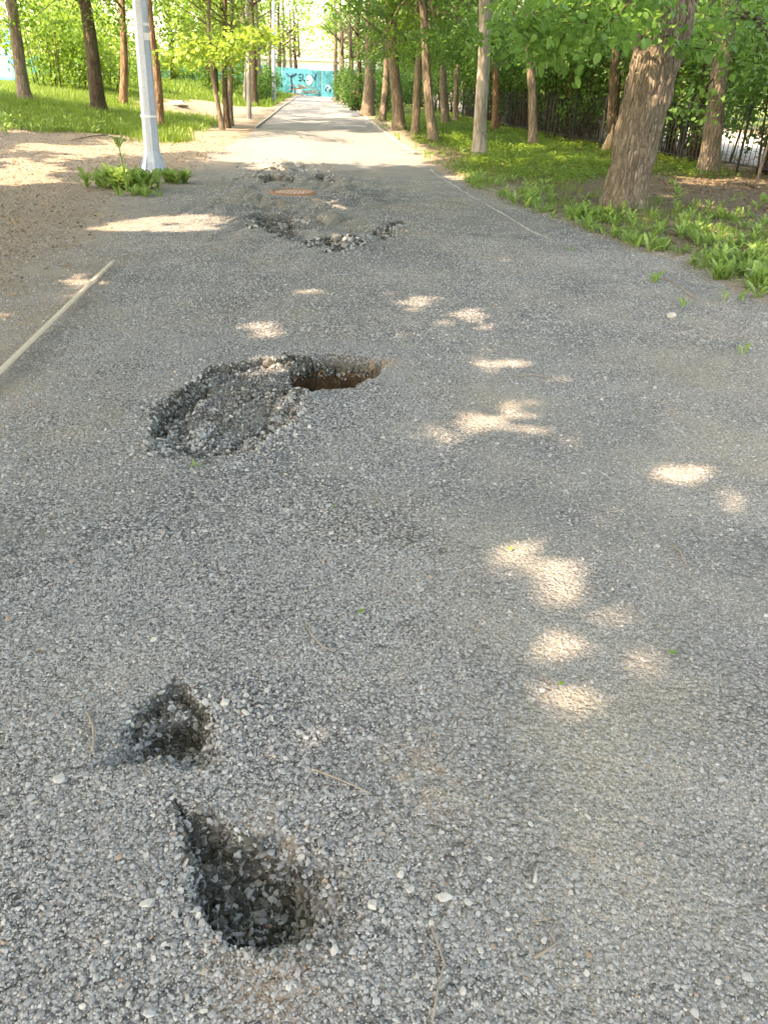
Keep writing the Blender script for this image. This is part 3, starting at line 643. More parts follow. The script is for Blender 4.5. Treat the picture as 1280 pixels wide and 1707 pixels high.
tree((759,208),(764,60),10,'thin tree with one sunlit patch, standing back beside the pale smooth trunk',M_BARK,H=9,leaf=M_LEAF,low=1.9,nlow=22,seed=22)
r_pale, ptsP, _ = tree((800,268),(806,0),23,'smooth pale grey trunk with a sunlit band, beside the path edge',M_SMOOTH,H=11,name='smooth_bark_tree',leaf=M_LEAFB,low=3.0,nlow=8,lowR=2.2,nup=50,seed=23,segs=16)
tree((826,223),(822,60),13,'brown tree just right of and behind the pale trunk, sunlit at mid height',M_PINE,H=9,leaf=M_LEAFD,low=2.0,nlow=30,seed=24)
tree((887,252),(880,0),16,'narrow straight brown tree standing in bright ground cover',M_BARK,H=10,leaf=M_LEAFB,low=2.0,nlow=30,lowR=2.0,seed=25)
r_old, ptsO, radO = tree((1014,264),(1030,60),22,'gnarled old tree with a torn pale hollow foot, behind the leaning trunk',M_DARKB,H=9,leaf=M_LEAFD,low=2.0,nlow=30,lowR=2.0,seed=26)
r_back, _, _ = tree((1172,303),(1216,20),32,'large trunk leaning right before the iron fence, second nearest on the right',M_BARKH,H=11,leaf=M_LEAFB,low=2.1,nlow=30,lowR=2.4,nup=60,seed=27,segs=18,lsz=.10)
# the big leaning tree, high detail, forked at the top of the frame
bx, by = G(1040, 350)
def hy(u, v, dy=0): return atY(u, v, by+dy)
fk = [([hy(1098,120), hy(1085,70,.05), hy(1078,30,.1), hy(1085,-20,.2), hy(1080,-180,.5)], [.20,.17,.14,.12,.09], 20),
      ([hy(1072,160), hy(1066,110,-.05), hy(1074,70,-.1), hy(1085,20,-.1), hy(1060,-120,-.4)], [.16,.14,.11,.09,.05], 16)]
r_big, ptsB, radB = tree((1036,352),(1118,0),72,'massive furrowed trunk leaning right with pale branch scars, nearest tree on the right verge',M_BARKH,H=11,leaf=M_LEAFB,
    low=3.0,nlow=10,lowR=2.6,nup=90,R=4.0,lsz=.11,seed=28,segs=150,forks=fk,curve=.02)
def scar(root, u, v, ru, rv, Y, rr, name='branch_scar'):
    c = atY(u, v, Y-rr*1.2); mb = MB(); s = 1/F_PX*(Y*math.cos(PITCH)+.5); V = [c+Vector((0, -.03, 0))]; n = 22
    for k in range(n):
        a = 2*math.pi*k/n; q = 1+.25*random.uniform(-1, 1); V.append(c+Vector((math.cos(a)*ru*s*q, .05, math.sin(a)*rv*s*q)))
    for k in range(n):
        a = 2*math.pi*k/n; V.append(c+Vector((math.cos(a)*ru*s*.45, -.015*random.random()-.015, math.sin(a)*rv*s*.45)))
    F = [(0, 1+n+(k+1) % n, 1+n+k) for k in range(n)]+[(1+n+k, 1+n+(k+1) % n, 1+(k+1) % n, 1+k) for k in range(n)]
    mb.add(V, F); return mb.build(name, M_SCAR, root, smooth=True)
scar(r_big, 1089, 168, 11, 17, by, .30); scar(r_big, 1059, 257, 9, 10, by, .30); scar(r_big, 1113, 132, 8, 17, by, .27)
ox, oy = G(1014, 264)
mb = MB()
for dx_, h_ in ((-.22, .55), (-.10, .75), (.06, .35), (.20, .6)):
    mb.tube([Vector((ox+dx_, oy-.22, 0)), Vector((ox+dx_*.8, oy-.22, h_*.5)), Vector((ox+dx_*.5, oy-.14, h_))], [.09, .07, .02], 7, wob=.5, seed=int(h_*100))
mb.build('torn_wood', M_SCAR, r_old, smooth=True)
# big near leaves hanging in the upper right, on boughs of the leaning tree, the back tree and the pale tree
def fr(u, v, Y): return atY(u, v, Y)
bough(r_big, [fr(1090,10,by-.3), fr(1060,20,10.6), fr(1000,40,10.0), fr(940,75,9.6), fr(905,95,9.4)], 560, .24, .092, M_LEAFB, 1)
bough(r_big, [fr(1080,-60,by-.3), fr(1040,-20,10), fr(980,10,9.2), fr(900,30,9.0), fr(860,45,9.0)], 760, .28, .092, M_LEAFB, 2)
bough(r_big, [fr(1100,-80,by-.3), fr(1060,-10,9.5), fr(1030,25,8.8), fr(1000,50,8.4)], 420, .22, .09, M_LEAFB, 3)
bough(r_big, [fr(1110,60,by-.35), fr(1125,70,10.8), fr(1160,80,10.5), fr(1190,85,10.3)], 90, .14, .11, M_LEAFB, 4)
bough(r_back, [fr(1215,15,15.9), fr(1240,28,13), fr(1262,30,12), fr(1280,60,11.5), fr(1300,120,11)], 560, .35, .09, M_LEAFB, 5, thick=.05)
bough(r_back, [fr(1215,-20,15.9), fr(1170,20,14), fr(1150,40,13.5), fr(1130,60,13)], 300, .35, .11, M_LEAFB, 6)
bough(r_back, [fr(1190,130,15.9), fr(1165,155,15.2), fr(1140,195,14.8)], 120, .3, .10, M_LEAFB, 7)
bough(r_pale, [fr(806,-30,18.8), fr(860,0,17.5), fr(900,40,16.5), fr(920,90,16)], 300, .4, .11, M_LEAFB, 8)

Ll = 'trees standing on the left grass'
tl1, _, _ = tree((43,172),(18,0),23,'brown tree leaning left, leftmost trunk in the grass by the blue tarpaulin',M_BARK,H=10,leaf=M_LEAF,low=2.8,nlow=24,nup=30,seed=41,segs=14)
tree((167,188),(142,0),26,'dark trunk with small leaves growing up its side, second from the left',M_DARKB,H=10,leaf=M_LEAF,low=2.3,nlow=50,lowR=2.4,nup=30,seed=42,segs=14)
tree((208,176),(205,30),14,'reddish trunk with a sunlit foot, between the dark trunk and the steel pole',M_PINE,H=10,leaf=M_LEAF,low=2.9,nlow=26,nup=30,seed=43)
tree((266,214),(249,0),17,'reddish straight trunk half hidden behind the steel pole',M_PINE,H=12,leaf=M_LEAFY,low=3.4,nlow=10,nup=30,seed=44)
r_tri, _, _ = tree((369,217),(352,60),9,'slender curved trunk, left one of a clump of three by the path',M_BARK,H=7,leaf=M_LEAFY,low=2.4,nlow=20,lowR=1.7,nup=20,seed=45,curve=-.06)
tree((378,214),(374,30),11,'dark straight trunk, middle one of a clump of three by the path',M_DARKB,H=8,leaf=M_LEAFY,low=2.5,nlow=16,lowR=1.7,nup=20,seed=46)
tree((385,211),(386,20),10,'dappled trunk, right one of a clump of three by the path',M_BARK,H=8,leaf=M_LEAFY,low=2.4,nlow=16,lowR=1.7,nup=20,seed=47)
LT = [((424,176),(420,0),14,'broad dark trunk beside the grey concrete lamp post',M_DARKB),((409,172),(411,80),7,'pale sunlit trunk half behind the grey lamp post',M_SMOOTH),
 ((434,166),(428,30),9,'grey trunk next beyond the broad dark trunk of the left row',M_BARK),((446,161),(452,60),7,'thin trunk leaning right towards the far steel lamp post',M_BARK),
 ((467,154),(465,30),9,'dark trunk just right of the far steel lamp post',M_DARKB),((474,154),(473,30),8,'trunk close behind, with a sunlit seam, right of the far lamp post',M_BARK),
 ((485,154),(484,40),6,'slim trunk against the teal fence at the far left row',M_BARK),((495,154),(493,110),8,'far tree forking into two stems over the teal fence',M_DARKB)]
for i, (b, t, w, lab, mt) in enumerate(LT):
    tree(b, t, w, lab, mt, H=11, leaf=M_LEAFY if i % 2 else M_LEAF, low=2.7 if i < 6 else 3.6, lowR=2.2, nlow=34, nup=26, R=2.4, seed=60+i, bias=(-1.0, 0), group='trees lining the left side of the path')
bx2, by2 = G(369, 217)
bough(r_tri, [fr(372,90,by2), fr(350,70,by2-1.5), fr(320,80,by2-3), fr(300,95,by2-4)], 420, .42, .15, M_LEAFY, 11, thick=.03)
bough(r_tri, [fr(380,80,by2), fr(400,55,by2-2), fr(425,50,by2-3.5), fr(445,60,by2-4.5)], 360, .30, .15, M_LEAFY, 12, thick=.03)
bough(r_tri, [fr(372,120,by2), fr(385,95,by2-1), fr(390,80,by2-2)], 160, .28, .13, M_LEAFY, 13, thick=.02)

# trees out of the picture whose crowns shade the foreground (left of and behind the camera)
OFF = [(-6.5,-7.5,'tall maple behind and left of the viewpoint'),(-7.0,-2.5,'tall maple left of the viewpoint'),(-7.4,2.5,'tall maple left of the wooden batten'),
 (-11.5,0,'tall maple further left of the wooden batten'),(-12,6,'tall maple beyond the left dirt area'),(-8.6,8.2,'tall maple at the left edge of the dirt'),(-2.5,-9,'tall maple straight behind the viewpoint'),
 (-12,-6,'tall maple far behind on the left'),(4.6,-3,'tall maple behind and right of the viewpoint'),(5.8,3.5,'tall maple right of the viewpoint'),(7.0,8.5,'tall maple right of the weedy verge'),
 (-14,12,'tall maple left of the steel pole, far out'),(1.5,-7,'tall maple just behind the viewpoint'),(-17,20,'tall maple left of the grass, out beyond the dirt'),(-13,16.5,'tall maple at the corner of the dirt and the grass')]
for i, (ox_, oy_, lab) in enumerate(OFF):
    tree(None, None, None, lab, M_BARK, H=13.5, leaf=M_LEAF, low=5.0, nlow=0, nup=60, R=4.6, seed=80+i, loc=(ox_, oy_), r0=.24, name='maple_tree', up_leaf=.27)

# ---------------------------------------------------------------- bushes, hedge and background greenery
def bush(name, loc, w, h, n, mat, label, group=None, zlo=.1, stems=8, lsz=.11, sw=.02, cat='shrub', wood=M_DARKB, ncl=40, data=None):
    z = zat(*loc); root = empty(name, (loc[0], loc[1], z)); tag(root, label, cat, group)
    if data is not None:
        for d, nm in data:
            c = d.copy(); COL.objects.link(c); c.parent = root; c.name = nm
        root.rotation_euler.z = random.uniform(0, 6.28); root.scale = (random.uniform(.85, 1.15),)*3; return root
    mb = MB()
    for i in range(stems):
        a = random.uniform(0, 6.28); r = w*.35*random.random(); b = Vector((math.cos(a)*r, math.sin(a)*r, -.05)); t = b*1.5+Vector((random.gauss(0, .15), random.gauss(0, .15), h*random.uniform(.6, .95)))
        mb.tube([b, b.lerp(t, .5)+Vector((random.gauss(0, .06), random.gauss(0, .06), 0)), t], [sw*random.uniform(.6, 1.5), sw*.8, sw*.2], 5)
    st = mb.build('stem', wood, None, smooth=True); st.parent = root
    c = rng.normal(0, 1, (ncl, 3)); c /= np.linalg.norm(c, axis=1)[:, None]; c *= rng.uniform(.35, 1, (ncl, 1))**.6
    C = np.stack([c[:, 0]*w/2, c[:, 1]*w/2, zlo+(c[:, 2]*.5+.5)*(h-zlo)], -1); P, k = clusters(C, np.full(ncl, .17*w+.1), n//ncl, .7)
    P = P[P[:, 2] > zlo*.6]; tone = rng.uniform(.2, .8, ncl)[k][:len(P)]
    f = leaves_obj('foliage', P, lsz*rng.uniform(.6, 1.3, len(P)), mat, None, tone=tone); f.parent = root
    return root
for i, (x, y) in enumerate([(-9.3,62),(-10.6,70),(-11.5,76),(-8.6,55),(-2.3,47.5),(-2.6,52),(-3.3,58),(-3.9,64),(-1.2,50),(-1.6,56),(-2.4,62),(-2.6,68),(-.2,45),(0,54),(-.6,60)]):
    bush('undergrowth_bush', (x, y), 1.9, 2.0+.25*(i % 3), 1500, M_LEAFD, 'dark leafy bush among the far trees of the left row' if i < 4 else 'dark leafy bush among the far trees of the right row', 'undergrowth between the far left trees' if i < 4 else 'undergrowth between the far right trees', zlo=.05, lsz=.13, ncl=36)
protos = []
for i in range(4):
    yy = 12+i*2.1; xx = float(hedge_x(yy))+.3
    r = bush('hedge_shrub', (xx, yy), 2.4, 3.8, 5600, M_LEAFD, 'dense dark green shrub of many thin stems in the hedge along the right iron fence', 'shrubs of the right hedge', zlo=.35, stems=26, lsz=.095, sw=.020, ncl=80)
    protos.append([(ch, ch.name.split('.')[0]) for ch in r.children])
yy = 20.0
i = 0
while yy < 72:
    xx = float(hedge_x(yy))+random.uniform(.1, .6)
    if yy < 46: bush('hedge_shrub', (xx+1.1, yy+.8), 2.3, 3.4, 0, None, 'dense dark green shrub of many thin stems in the hedge along the right iron fence', 'shrubs of the right hedge', data=protos[(i+2) % 4])
    bush('hedge_shrub', (xx, yy), 2.3, 3.4, 0, None, 'dense dark green shrub of many thin stems in the hedge along the right iron fence', 'shrubs of the right hedge', data=protos[i % 4]); i += 1; yy += 1.6 if yy < 40 else 3.2
# green mass of trees beyond the hedge and road
def backtree(loc, h, w, mat, label, group, n=2600, zlo=1.2, data=None, trunk_r=.16, lsz=.26):
    z = zat(*loc); root = empty('background_tree', (loc[0], loc[1], z)); tag(root, label, 'tree', group)
    if data is not None:
        for d, nm in data:
            c = d.copy(); COL.objects.link(c); c.parent = root; c.name = nm
        root.rotation_euler.z = random.uniform(0, 6.28); s = h/9.0; root.scale = (s, s, s*random.uniform(.9, 1.15)); return root
    mb = MB(); mb.tube([(0,0,-.2),(0.1,0,h*.4),(0,.1,h*.85)], [trunk_r*1.3, trunk_r, trunk_r*.3], 9, wob=.15)
    for k in range(7):
        a = k*.9; zz = h*(.25+.08*k); mb.tube([(0,0,zz),(math.cos(a)*w*.22, math.sin(a)*w*.22, zz+.5),(math.cos(a)*w*.4, math.sin(a)*w*.4, zz+1.0)], [.06,.04,.015], 5)
    t = mb.build('trunk', M_DARKB, None, smooth=True); t.parent = root
    ncl = 70; c = rng.normal(0, 1, (ncl, 3)); c /= np.linalg.norm(c, axis=1)[:, None]; c *= rng.uniform(.3, 1, (ncl, 1))**.5
    C = np.stack([c[:, 0]*w/2, c[:, 1]*w/2, zlo+(c[:, 2]*.5+.5)*(h-zlo)], -1); P, k = clusters(C, np.full(ncl, .12*w+.2), n//ncl, .6)
    f = leaves_obj('crown', P, lsz*rng.uniform(.6, 1.3, len(P)), mat, None, tone=rng.uniform(.1, .9, ncl)[k]); f.parent = root
    return root
PB = {}
def bt(key, mat, *a, **k):
    if key in PB: return backtree(*a, mat=mat, data=PB[key], **k)
    r = backtree(*a, mat=mat, **k); PB[key] = [(c, c.name.split('.')[0]) for c in r.children]; return r
BG = 'trees in the green wall beyond the right hedge'
for i, (x, y, h) in enumerate([(16,19,9),(19,26,9),(15.5,31,8),(13,38,9),(20,38,9),(11,46,9),(9,54,8),(15,50,10),(6,62,9),(12,64,10),(3.5,72,9),(8,80,10),(22,14,9),(17.5,10,9),(1.5,86,9),(20,50,9)]):
    bt('dark%d' % (i % 2), M_LEAF, (x, y), h, 7.0, label='mid green leafy tree of the green wall beyond the right hedge', group=BG)
# left: bright sunlit bushes and trees
YG = 'bright sunlit shrubs behind the left grass'
for i, (u, v, w, h) in enumerate([(95,150,4.5,3.2),(125,148,4.5,3.6),(150,150,3.4,2.6),(185,147,4.2,3.4),(70,147,4,4),(225,143,3.4,2.8),(255,142,3.2,3.2),(300,143,3,3.0),(330,142,3,2.8),(345,142,2.6,3.4),(395,148,2.6,3.0),(110,142,5,5)]):
    x, y = G(u, v); dd_ = min(y, 62); x = x*dd_/y; y = dd_
    if i in (6, 7, 8): y += 16; x *= 1.28
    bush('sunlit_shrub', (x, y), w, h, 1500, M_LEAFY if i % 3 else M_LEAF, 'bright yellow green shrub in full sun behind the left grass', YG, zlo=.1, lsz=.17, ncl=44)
LG = 'sunlit trees behind the left park'
for i, (x, y, h) in enumerate([(-34,66,10),(-27,72,10),(-22,62,9),(-40,58,10),(-20,78,11),(-30,90,12),(-15.5,72,10),(-16,92,12),(-24,102,12),(-12.5,60,8.5),(-37,100,12),(-48,80,12),(-46,66,10)]):
    bt('lit%d' % (i % 2), M_LEAFY if i % 2 else M_LEAF, (x, y), h, 6.5, label='bright green sunlit tree behind the left park grass', group=LG, zlo=1.4, lsz=.24)
FG = 'sunlit trees beyond the far teal fence'
for i, (x, y, h) in enumerate([(-22,125,13),(-15,132,10),(-6,118,12),(0,110,12),(-11,150,12),(7,104,12),(-28,140,14)]):
    bt('lit1', M_LEAFY, (x, y), h, 6.5, label='pale yellow green sunlit tree beyond the far teal fence', group=FG, zlo=1.4, lsz=.24)

# ---------------------------------------------------------------- grass (stuff)
BL = np.array([(-.5,0,0),(.5,0,0),(.38,.10,.55),(-.38,.10,.55),(.0,.42,1.0),(0,.42,1.0)]); BLF = np.array([(0,1,2,3),(3,2,4,5)])
def blades(name, n, fn, h, w, mat, region, kind='stuff'):
    x = rng.uniform(region[0], region[1], n); y = region[2]+(region[3]-region[2])*rng.uniform(0, 1, n)**1.3
    k = rng.uniform(0, 1, n) < fn(x, y); x, y = x[k], y[k]; n = len(x); z = terrain(x, y)[0]
    hh = h*rng.uniform(.5, 1.3, n)*(1+.4*fbm(x, y, 70, 3)); ww = w*rng.uniform(.7, 1.3, n)
    T = BL; R = rotm(rng.normal(0, .18, n), rng.normal(0, .18, n), rng.uniform(0, 6.28, n))
    S = np.stack([np.broadcast_to(T[:, 0]*1.0, (n, 6))*ww[:, None], np.broadcast_to(T[:, 1], (n, 6))*hh[:, None], np.broadcast_to(T[:, 2], (n, 6))*hh[:, None]], -1)
    V = np.einsum('nij,nkj->nki', R, S)+np.stack([x, y, z-.01], -1)[:, None, :]
    Fq = BLF[None]+(np.arange(n)*6)[:, None, None]
    o = make_mesh(name, V.reshape(-1, 3), Fq.reshape(-1, 4), mat, attrs={'rnd': ('FACE', np.repeat(np.clip(rng.normal(.5, .25, n)+.3*fbm(x*.8, y*.8, 71, 3), 0, 1), 2))})
    return tag(o, kind=kind)
blades('grass', 240000, lambda x, y: green_mask(x, y)*(x < xl(y)), .19, .016, M_GRASS, (-26, -4, 20, 48))
blades('grass', 60000, lambda x, y: green_mask(x, y)*(x < xl(y)), .30, .05, M_GRASS, (-50, -6, 46, 100))
blades('verge_grass', 26000, lambda x, y: ((x > xr_(y)+.1) & (x < xr_(y)+2.2) & (fbm(x*2.2, y*1.6, 74, 3) > .02))*.8, .13, .008, M_GRASS, (.6, 6, 5.5, 20))
# low ground cover under the right trees: small round leaves
n = 150000; x = rng.uniform(-1, 9, n); y = 12+30*rng.uniform(0, 1, n)**1.3; k = (rng.uniform(0, 1, n) < green_mask(x, y)*(.15+1.0*(fbm(x*1.0, y*.8, 72, 4) > -.02+.12*(x > 4)))) & (x > xr_(y)); x, y = x[k], y[k]
z = terrain(x, y)[0]; o = leaves_obj('ground_cover', np.stack([x, y, z+rng.uniform(.02, .12, len(x))], -1), rng.uniform(.03, .07, len(x)), M_GRASS, tilt=.35, droop=-.1); tag(o, kind='stuff')
# dry leaf litter on the right and small debris on the left dirt
n = 26000; x = rng.uniform(.8, 9, n); y = 6+16*rng.uniform(0, 1, n); k = (x > xr_(y)+.25*rng.uniform(0, 1, n)) & (rng.uniform(0, 1, n) < .35+.6*(fbm(x*2, y*2, 73, 3) > 0)); x, y = x[k], y[k]
z = terrain(x, y)[0]; o = leaves_obj('leaf_litter', np.stack([x, y, z+.008], -1), rng.uniform(.02, .06, len(x)), M_DRY, tilt=.3, droop=0); tag(o, kind='stuff')
n = 15000; x = rng.uniform(-11, -2.8, n); y = rng.uniform(5, 22, n); k = x < xl(y)+.6*rng.uniform(0, 1, n); x, y = x[k], y[k]
z = terrain(x, y)[0]; o = leaves_obj('dirt_litter', np.stack([x, y, z+.006], -1), rng.uniform(.010, .05, len(x)), M_DRY, tilt=.3, droop=0); tag(o, kind='stuff')

# ---------------------------------------------------------------- weeds
_wr = [(0,.018),(.2,.03),(.26,.06),(.36,.028),(.44,.085),(.55,.04),(.64,.105),(.76,.06),(.86,.075),(1.0,.004)]
WL = np.array([(sg*w_, t_*(1-.12*t_), .10*math.sin(t_*3.0)-.14*t_*t_) for t_, w_ in _wr for sg in (-1, 1)])
WLF = np.array([(2*i, 2*i+1, 2*i+3, 2*i+2) for i in range(len(_wr)-1)])
def weed_arrays(cx, cy, cz, n, L, up=.9):
    rz = np.random.default_rng(int(abs(cx*977+cy*131)*10) % 99991).uniform(0, 6.28, n); P = np.stack([cx+rng.normal(0, .012, n), cy+rng.normal(0, .012, n), np.full(n, cz)], -1)
    rx = rng.uniform(.45, up+.5, n); R = rotm(rx, rng.normal(0, .15, n), rz)
    V = np.einsum('nij,kj->nki', R, WL)*(L*rng.uniform(.6, 1.2, n))[:, None, None]+P[:, None, :]
    return V.reshape(-1, 3), (WLF[None]+(np.arange(n)*len(WL))[:, None, None]).reshape(-1, 4)
def weeds_obj(name, spots, mat=M_WEED):
    Vs, Fs, b = [], [], 0
    for (x, y, n, L, up) in spots:
        V, Fq = weed_arrays(x, y, zat(x, y)-.005, n, L, up); Vs.append(V); Fs.append(Fq+b); b += len(V)
    V = np.concatenate(Vs); Fq = np.concatenate(Fs); return make_mesh(name, V, Fq, mat, smooth=True, attrs={'rnd': ('FACE', np.repeat(rng.uniform(0, 1, len(Fq)//9), 9))})
# mass of dandelion-like weeds on the right verge
sp = []
for u0, v0, u1, v1, n, su, sv, L in ((745,275,960,375,95,26,10,.17),(800,320,1000,380,55,20,10,.17),(930,360,1120,440,110,26,16,.17),(1040,400,1290,470,110,30,16,.17),(1010,380,1280,440,60,34,14,.16),(1060,450,1130,475,10,10,6,.12),(1100,340,1290,390,110,40,16,.13),(1230,440,1290,470,14,12,8,.18),(560,180,740,262,60,8,3,.14)):
    for i in range(n):
        if i % 3 == 0: t0 = random.random(); cu, cv = random.gauss(0, su), random.gauss(0, sv)
        t = t0; u = u0+(u1-u0)*t+cu+random.gauss(0, 9); v = v0+(v1-v0)*t+cv+random.gauss(0, 3.5)
        if u > 1400 or v < 175: continue
        x, y = G(u, v)
        if x < xr_(y)+.02: continue
        sp.append((x, y, random.randint(8, 15), L*random.uniform(.45, 1.3), random.uniform(.7, 1.2)))
tag(weeds_obj('verge_weeds', sp), kind='stuff')
sp = []
for i in range(150):
    u = random.uniform(0, 345); v = random.uniform(196, 224); x, y = G(u, v); sp.append((x, y, 8, .22*random.uniform(.6, 1.3), 1.1))
tag(weeds_obj('grass_edge_weeds', sp), kind='stuff')
def weed(name, u, v, n, L, label, mat=M_WEED, k=1, spread=0):
    x, y = G(u, v); s = [(x+random.gauss(0, spread), y+random.gauss(0, spread*.5), n, L*random.uniform(.8, 1.2), 1.0) for _ in range(k)]
    o = weeds_obj(name, s, mat); V = np.zeros(len(o.data.vertices)*3); o.data.vertices.foreach_get('co', V); V = V.reshape(-1, 3); b = np.array((x, y, zat(x, y)))
    o.data.vertices.foreach_set('co', (V-b).ravel()); o.location = b; return tag(o, label, 'weed')
weed('weed_clump', 200, 314, 13, .31, 'leafy green clump left of the steel pole base', k=34, spread=.24)
weed('weed_clump', 296, 306, 12, .24, 'leafy green clump at the right foot of the steel pole', k=18, spread=.15)
weed('weed_clump', 236, 326, 12, .14, 'yellow green low clump in front of the steel pole base', M_WEED, k=16, spread=.18)
weed('weed_sprig', 953, 418, 7, .07, 'small lone sprig on the gravel left of the verge weeds')
weed('weed_sprig', 1135, 512, 7, .12, 'thin pale sprig on the gravel above the rounded pale stone')
weed('weed_sprig', 1235, 590, 8, .10, 'tiny yellowing sprig at the right edge of the gravel')
weed('weed_sprig', 1090, 470, 8, .13, 'weed clump nearest the path, foremost of the verge plants', k=2, spread=.0)
weed('weed_sprig', 325, 778, 6, .05, 'tiny green tuft at the lower rim of the large hollow')
weed('weed_sprig', 1215, 500, 7, .13, 'weed tuft alone in the dark litter at the right edge', k=2, spread=.04)
# tall thistle-like weed by the pole
tx, ty = G(215, 318); tz = zat(tx, ty); root = empty('tall_weed', (tx, ty, tz)); tag(root, 'tall upright weed with drooping top leaves left of the steel pole', 'weed')
mb = MB(); mb.tube([(tx,ty,tz),(tx-.03,ty,tz+.25),(tx-.06,ty,tz+.58)], [.012,.010,.007], 6); mb.build('stem', M_WEED, root, smooth=True)
Vs, Fs, b = [], [], 0
for zz, n, L in ((.10,5,.22),(.25,4,.2),(.4,3,.16),(.56,12,.30)):
    V, Fq = weed_arrays(tx-.06*zz/.52, ty, tz+zz, n, L, .5); Vs.append(V); Fs.append(Fq+b); b += len(V)
V = np.concatenate(Vs)-np.array((tx, ty, tz)); Fq = np.concatenate(Fs); make_mesh('foliage', V, Fq, M_WEED, root, True, {'rnd': ('FACE', rng.uniform(.2, .9, len(Fq)))})

# ---------------------------------------------------------------- lamp posts
def lamp_post(u, v, top, wpx, H, label, mat, flange=True, n=8, conc=False):
    x, y = G(u, v); z = zat(x, y); zc = y*math.cos(PITCH)+(CAM_H-z)*math.sin(PITCH); r = wpx/2*zc/F_PX
    root = empty('lamp_post', (x, y, z)); tag(root, label, 'lamp post'); b = Vector((x, y, z))
    tp = atY(top[0], top[1], y); ln = (tp.x-x)/(tp.z-z)
    mb = MB(); z0 = .05 if flange else -.1
    hs = [z0, .35, H*.5, H]; mb.tube([b+Vector((ln*h, 0, h)) for h in hs], [r*1.02, r, r*.8, r*.5], n, ph=math.pi/8); mb.build('shaft', mat, root)
    if flange:
        q = MB(); q.tube([b+Vector((0, 0, .012)), b+Vector((0, 0, .040))], [r*1.95, r*1.95], 8, ph=math.pi/8); q.build('base_plate', M_RUST, root)
        q = MB()
        q.tube([b+Vector((0, 0, .042)), b+Vector((0, 0, .075)), b+Vector((ln*.2, 0, .20)), b+Vector((ln*.35, 0, .36))], [r*1.75, r*1.68, r*1.25, r*1.04], 8, ph=math.pi/8); q.build('flared_collar', mat, root)
        for k in range(8):
            g = MB(); a = k*math.pi/4+math.pi/8; dv = Vector((math.cos(a), math.sin(a), 0)); s = Vector((-math.sin(a), math.cos(a), 0))*.006
            p = [b+dv*r*1.0+Vector((0,0,.045)), b+dv*r*1.88+Vector((0,0,.045)), b+dv*r*1.80+Vector((0,0,.07)), b+dv*r*1.06+Vector((ln*.3,0,.34))]
            g.add([w_+s for w_ in p]+[w_-s for w_ in p], [(0,1,2,3),(7,6,5,4),(0,4,5,1),(1,5,6,2),(2,6,7,3),(3,7,4,0)]); g.build('gusset', mat, root)
        for k in range(4):
            g = MB(); a = k*math.pi/2+.3; c = b+Vector((math.cos(a)*r*1.83, math.sin(a)*r*1.83, 0)); g.tube([c+Vector((0,0,.04)), c+Vector((0,0,.075))], [.016,.016], 6); g.build('bolt', M_RUST, root)
        g = MB(); zz = .86
        g.tube([b+Vector((ln*zz, 0, zz)), b+Vector((ln*zz, 0, zz+.035))], [r*1.10, r*1.10], 16); g.build('cable_tie', M_STICK, root)
        for zz, hh in ((1.98, .10), (2.14, .04)):
            g = MB(); c = b+Vector((ln*zz+r*.72, -r*.62, zz)); g.box(c, (.09, .01, hh), rz=math.radians(40)); g.build('notice', M_STICK, root)
    arm = MB(); t = b+Vector((ln*H, 0, H)); arm.tube([t, t+Vector((.3, 0, .25)), t+Vector((1.3, 0, .35))], [r*.4, r*.35, r*.3], 8); arm.build('arm', mat, root)
    lm = MB(); lm.box(t+Vector((1.65, 0, .33)), (.75, .26, .12)); l_ = lm.build('lamp_head', mat, root)
    return root
lamp_post(257, 291, (233, 0), 25, 7.5, 'pale galvanised octagonal steel pole with flared base rising from weeds', M_GALV)
lamp_post(416, 198, (414, 72), 8, 6.5, 'plain grey concrete post left of the path by the three stemmed clump', M_CONC, False)
lamp_post(457, 172, (456, 0), 7, 8, 'distant slim steel lamp post at the left edge of the path', M_GALV, False)

# ---------------------------------------------------------------- manhole
mx, my = G(488, 322); mz = zat(mx, my); root = empty('manhole', (mx, my, mz)); tag(root, 'round rusty manhole cover set in broken gravel', 'manhole')
mz -= .02; root.location.z = mz; b = Vector((mx, my, mz))
q = MB(); N_ = 48; V = []; Fc = []
for r, h in ((.37,.0),(.36,.03),(.30,.045),(.285,.03),(.285,-.02)):
    for k in range(N_): a = 2*math.pi*k/N_; V.append(b+Vector((math.cos(a)*r, math.sin(a)*r, h)))
for i in range(4):
    for k in range(N_): Fc.append((i*N_+k, i*N_+(k+1) % N_, (i+1)*N_+(k+1) % N_, (i+1)*N_+k))
q.add(V, Fc); q.build('frame', M_RUST, root)
q = MB(); q.tube([b+Vector((0,0,-.02)), b+Vector((0,0,.028)), b+Vector((0,0,.034))], [.275,.275,.265], 48); cv = q.build('cover', M_LID, root)
q = MB()
for i in range(-4, 5):
    for j in range(-4, 5):
        if i*i+j*j < 17: q.box(b+Vector((i*.056, j*.056, .037)), (.026, .026, .007), rz=.78)
rb = q.build('raised_pattern', M_LID, root); rb.parent = cv
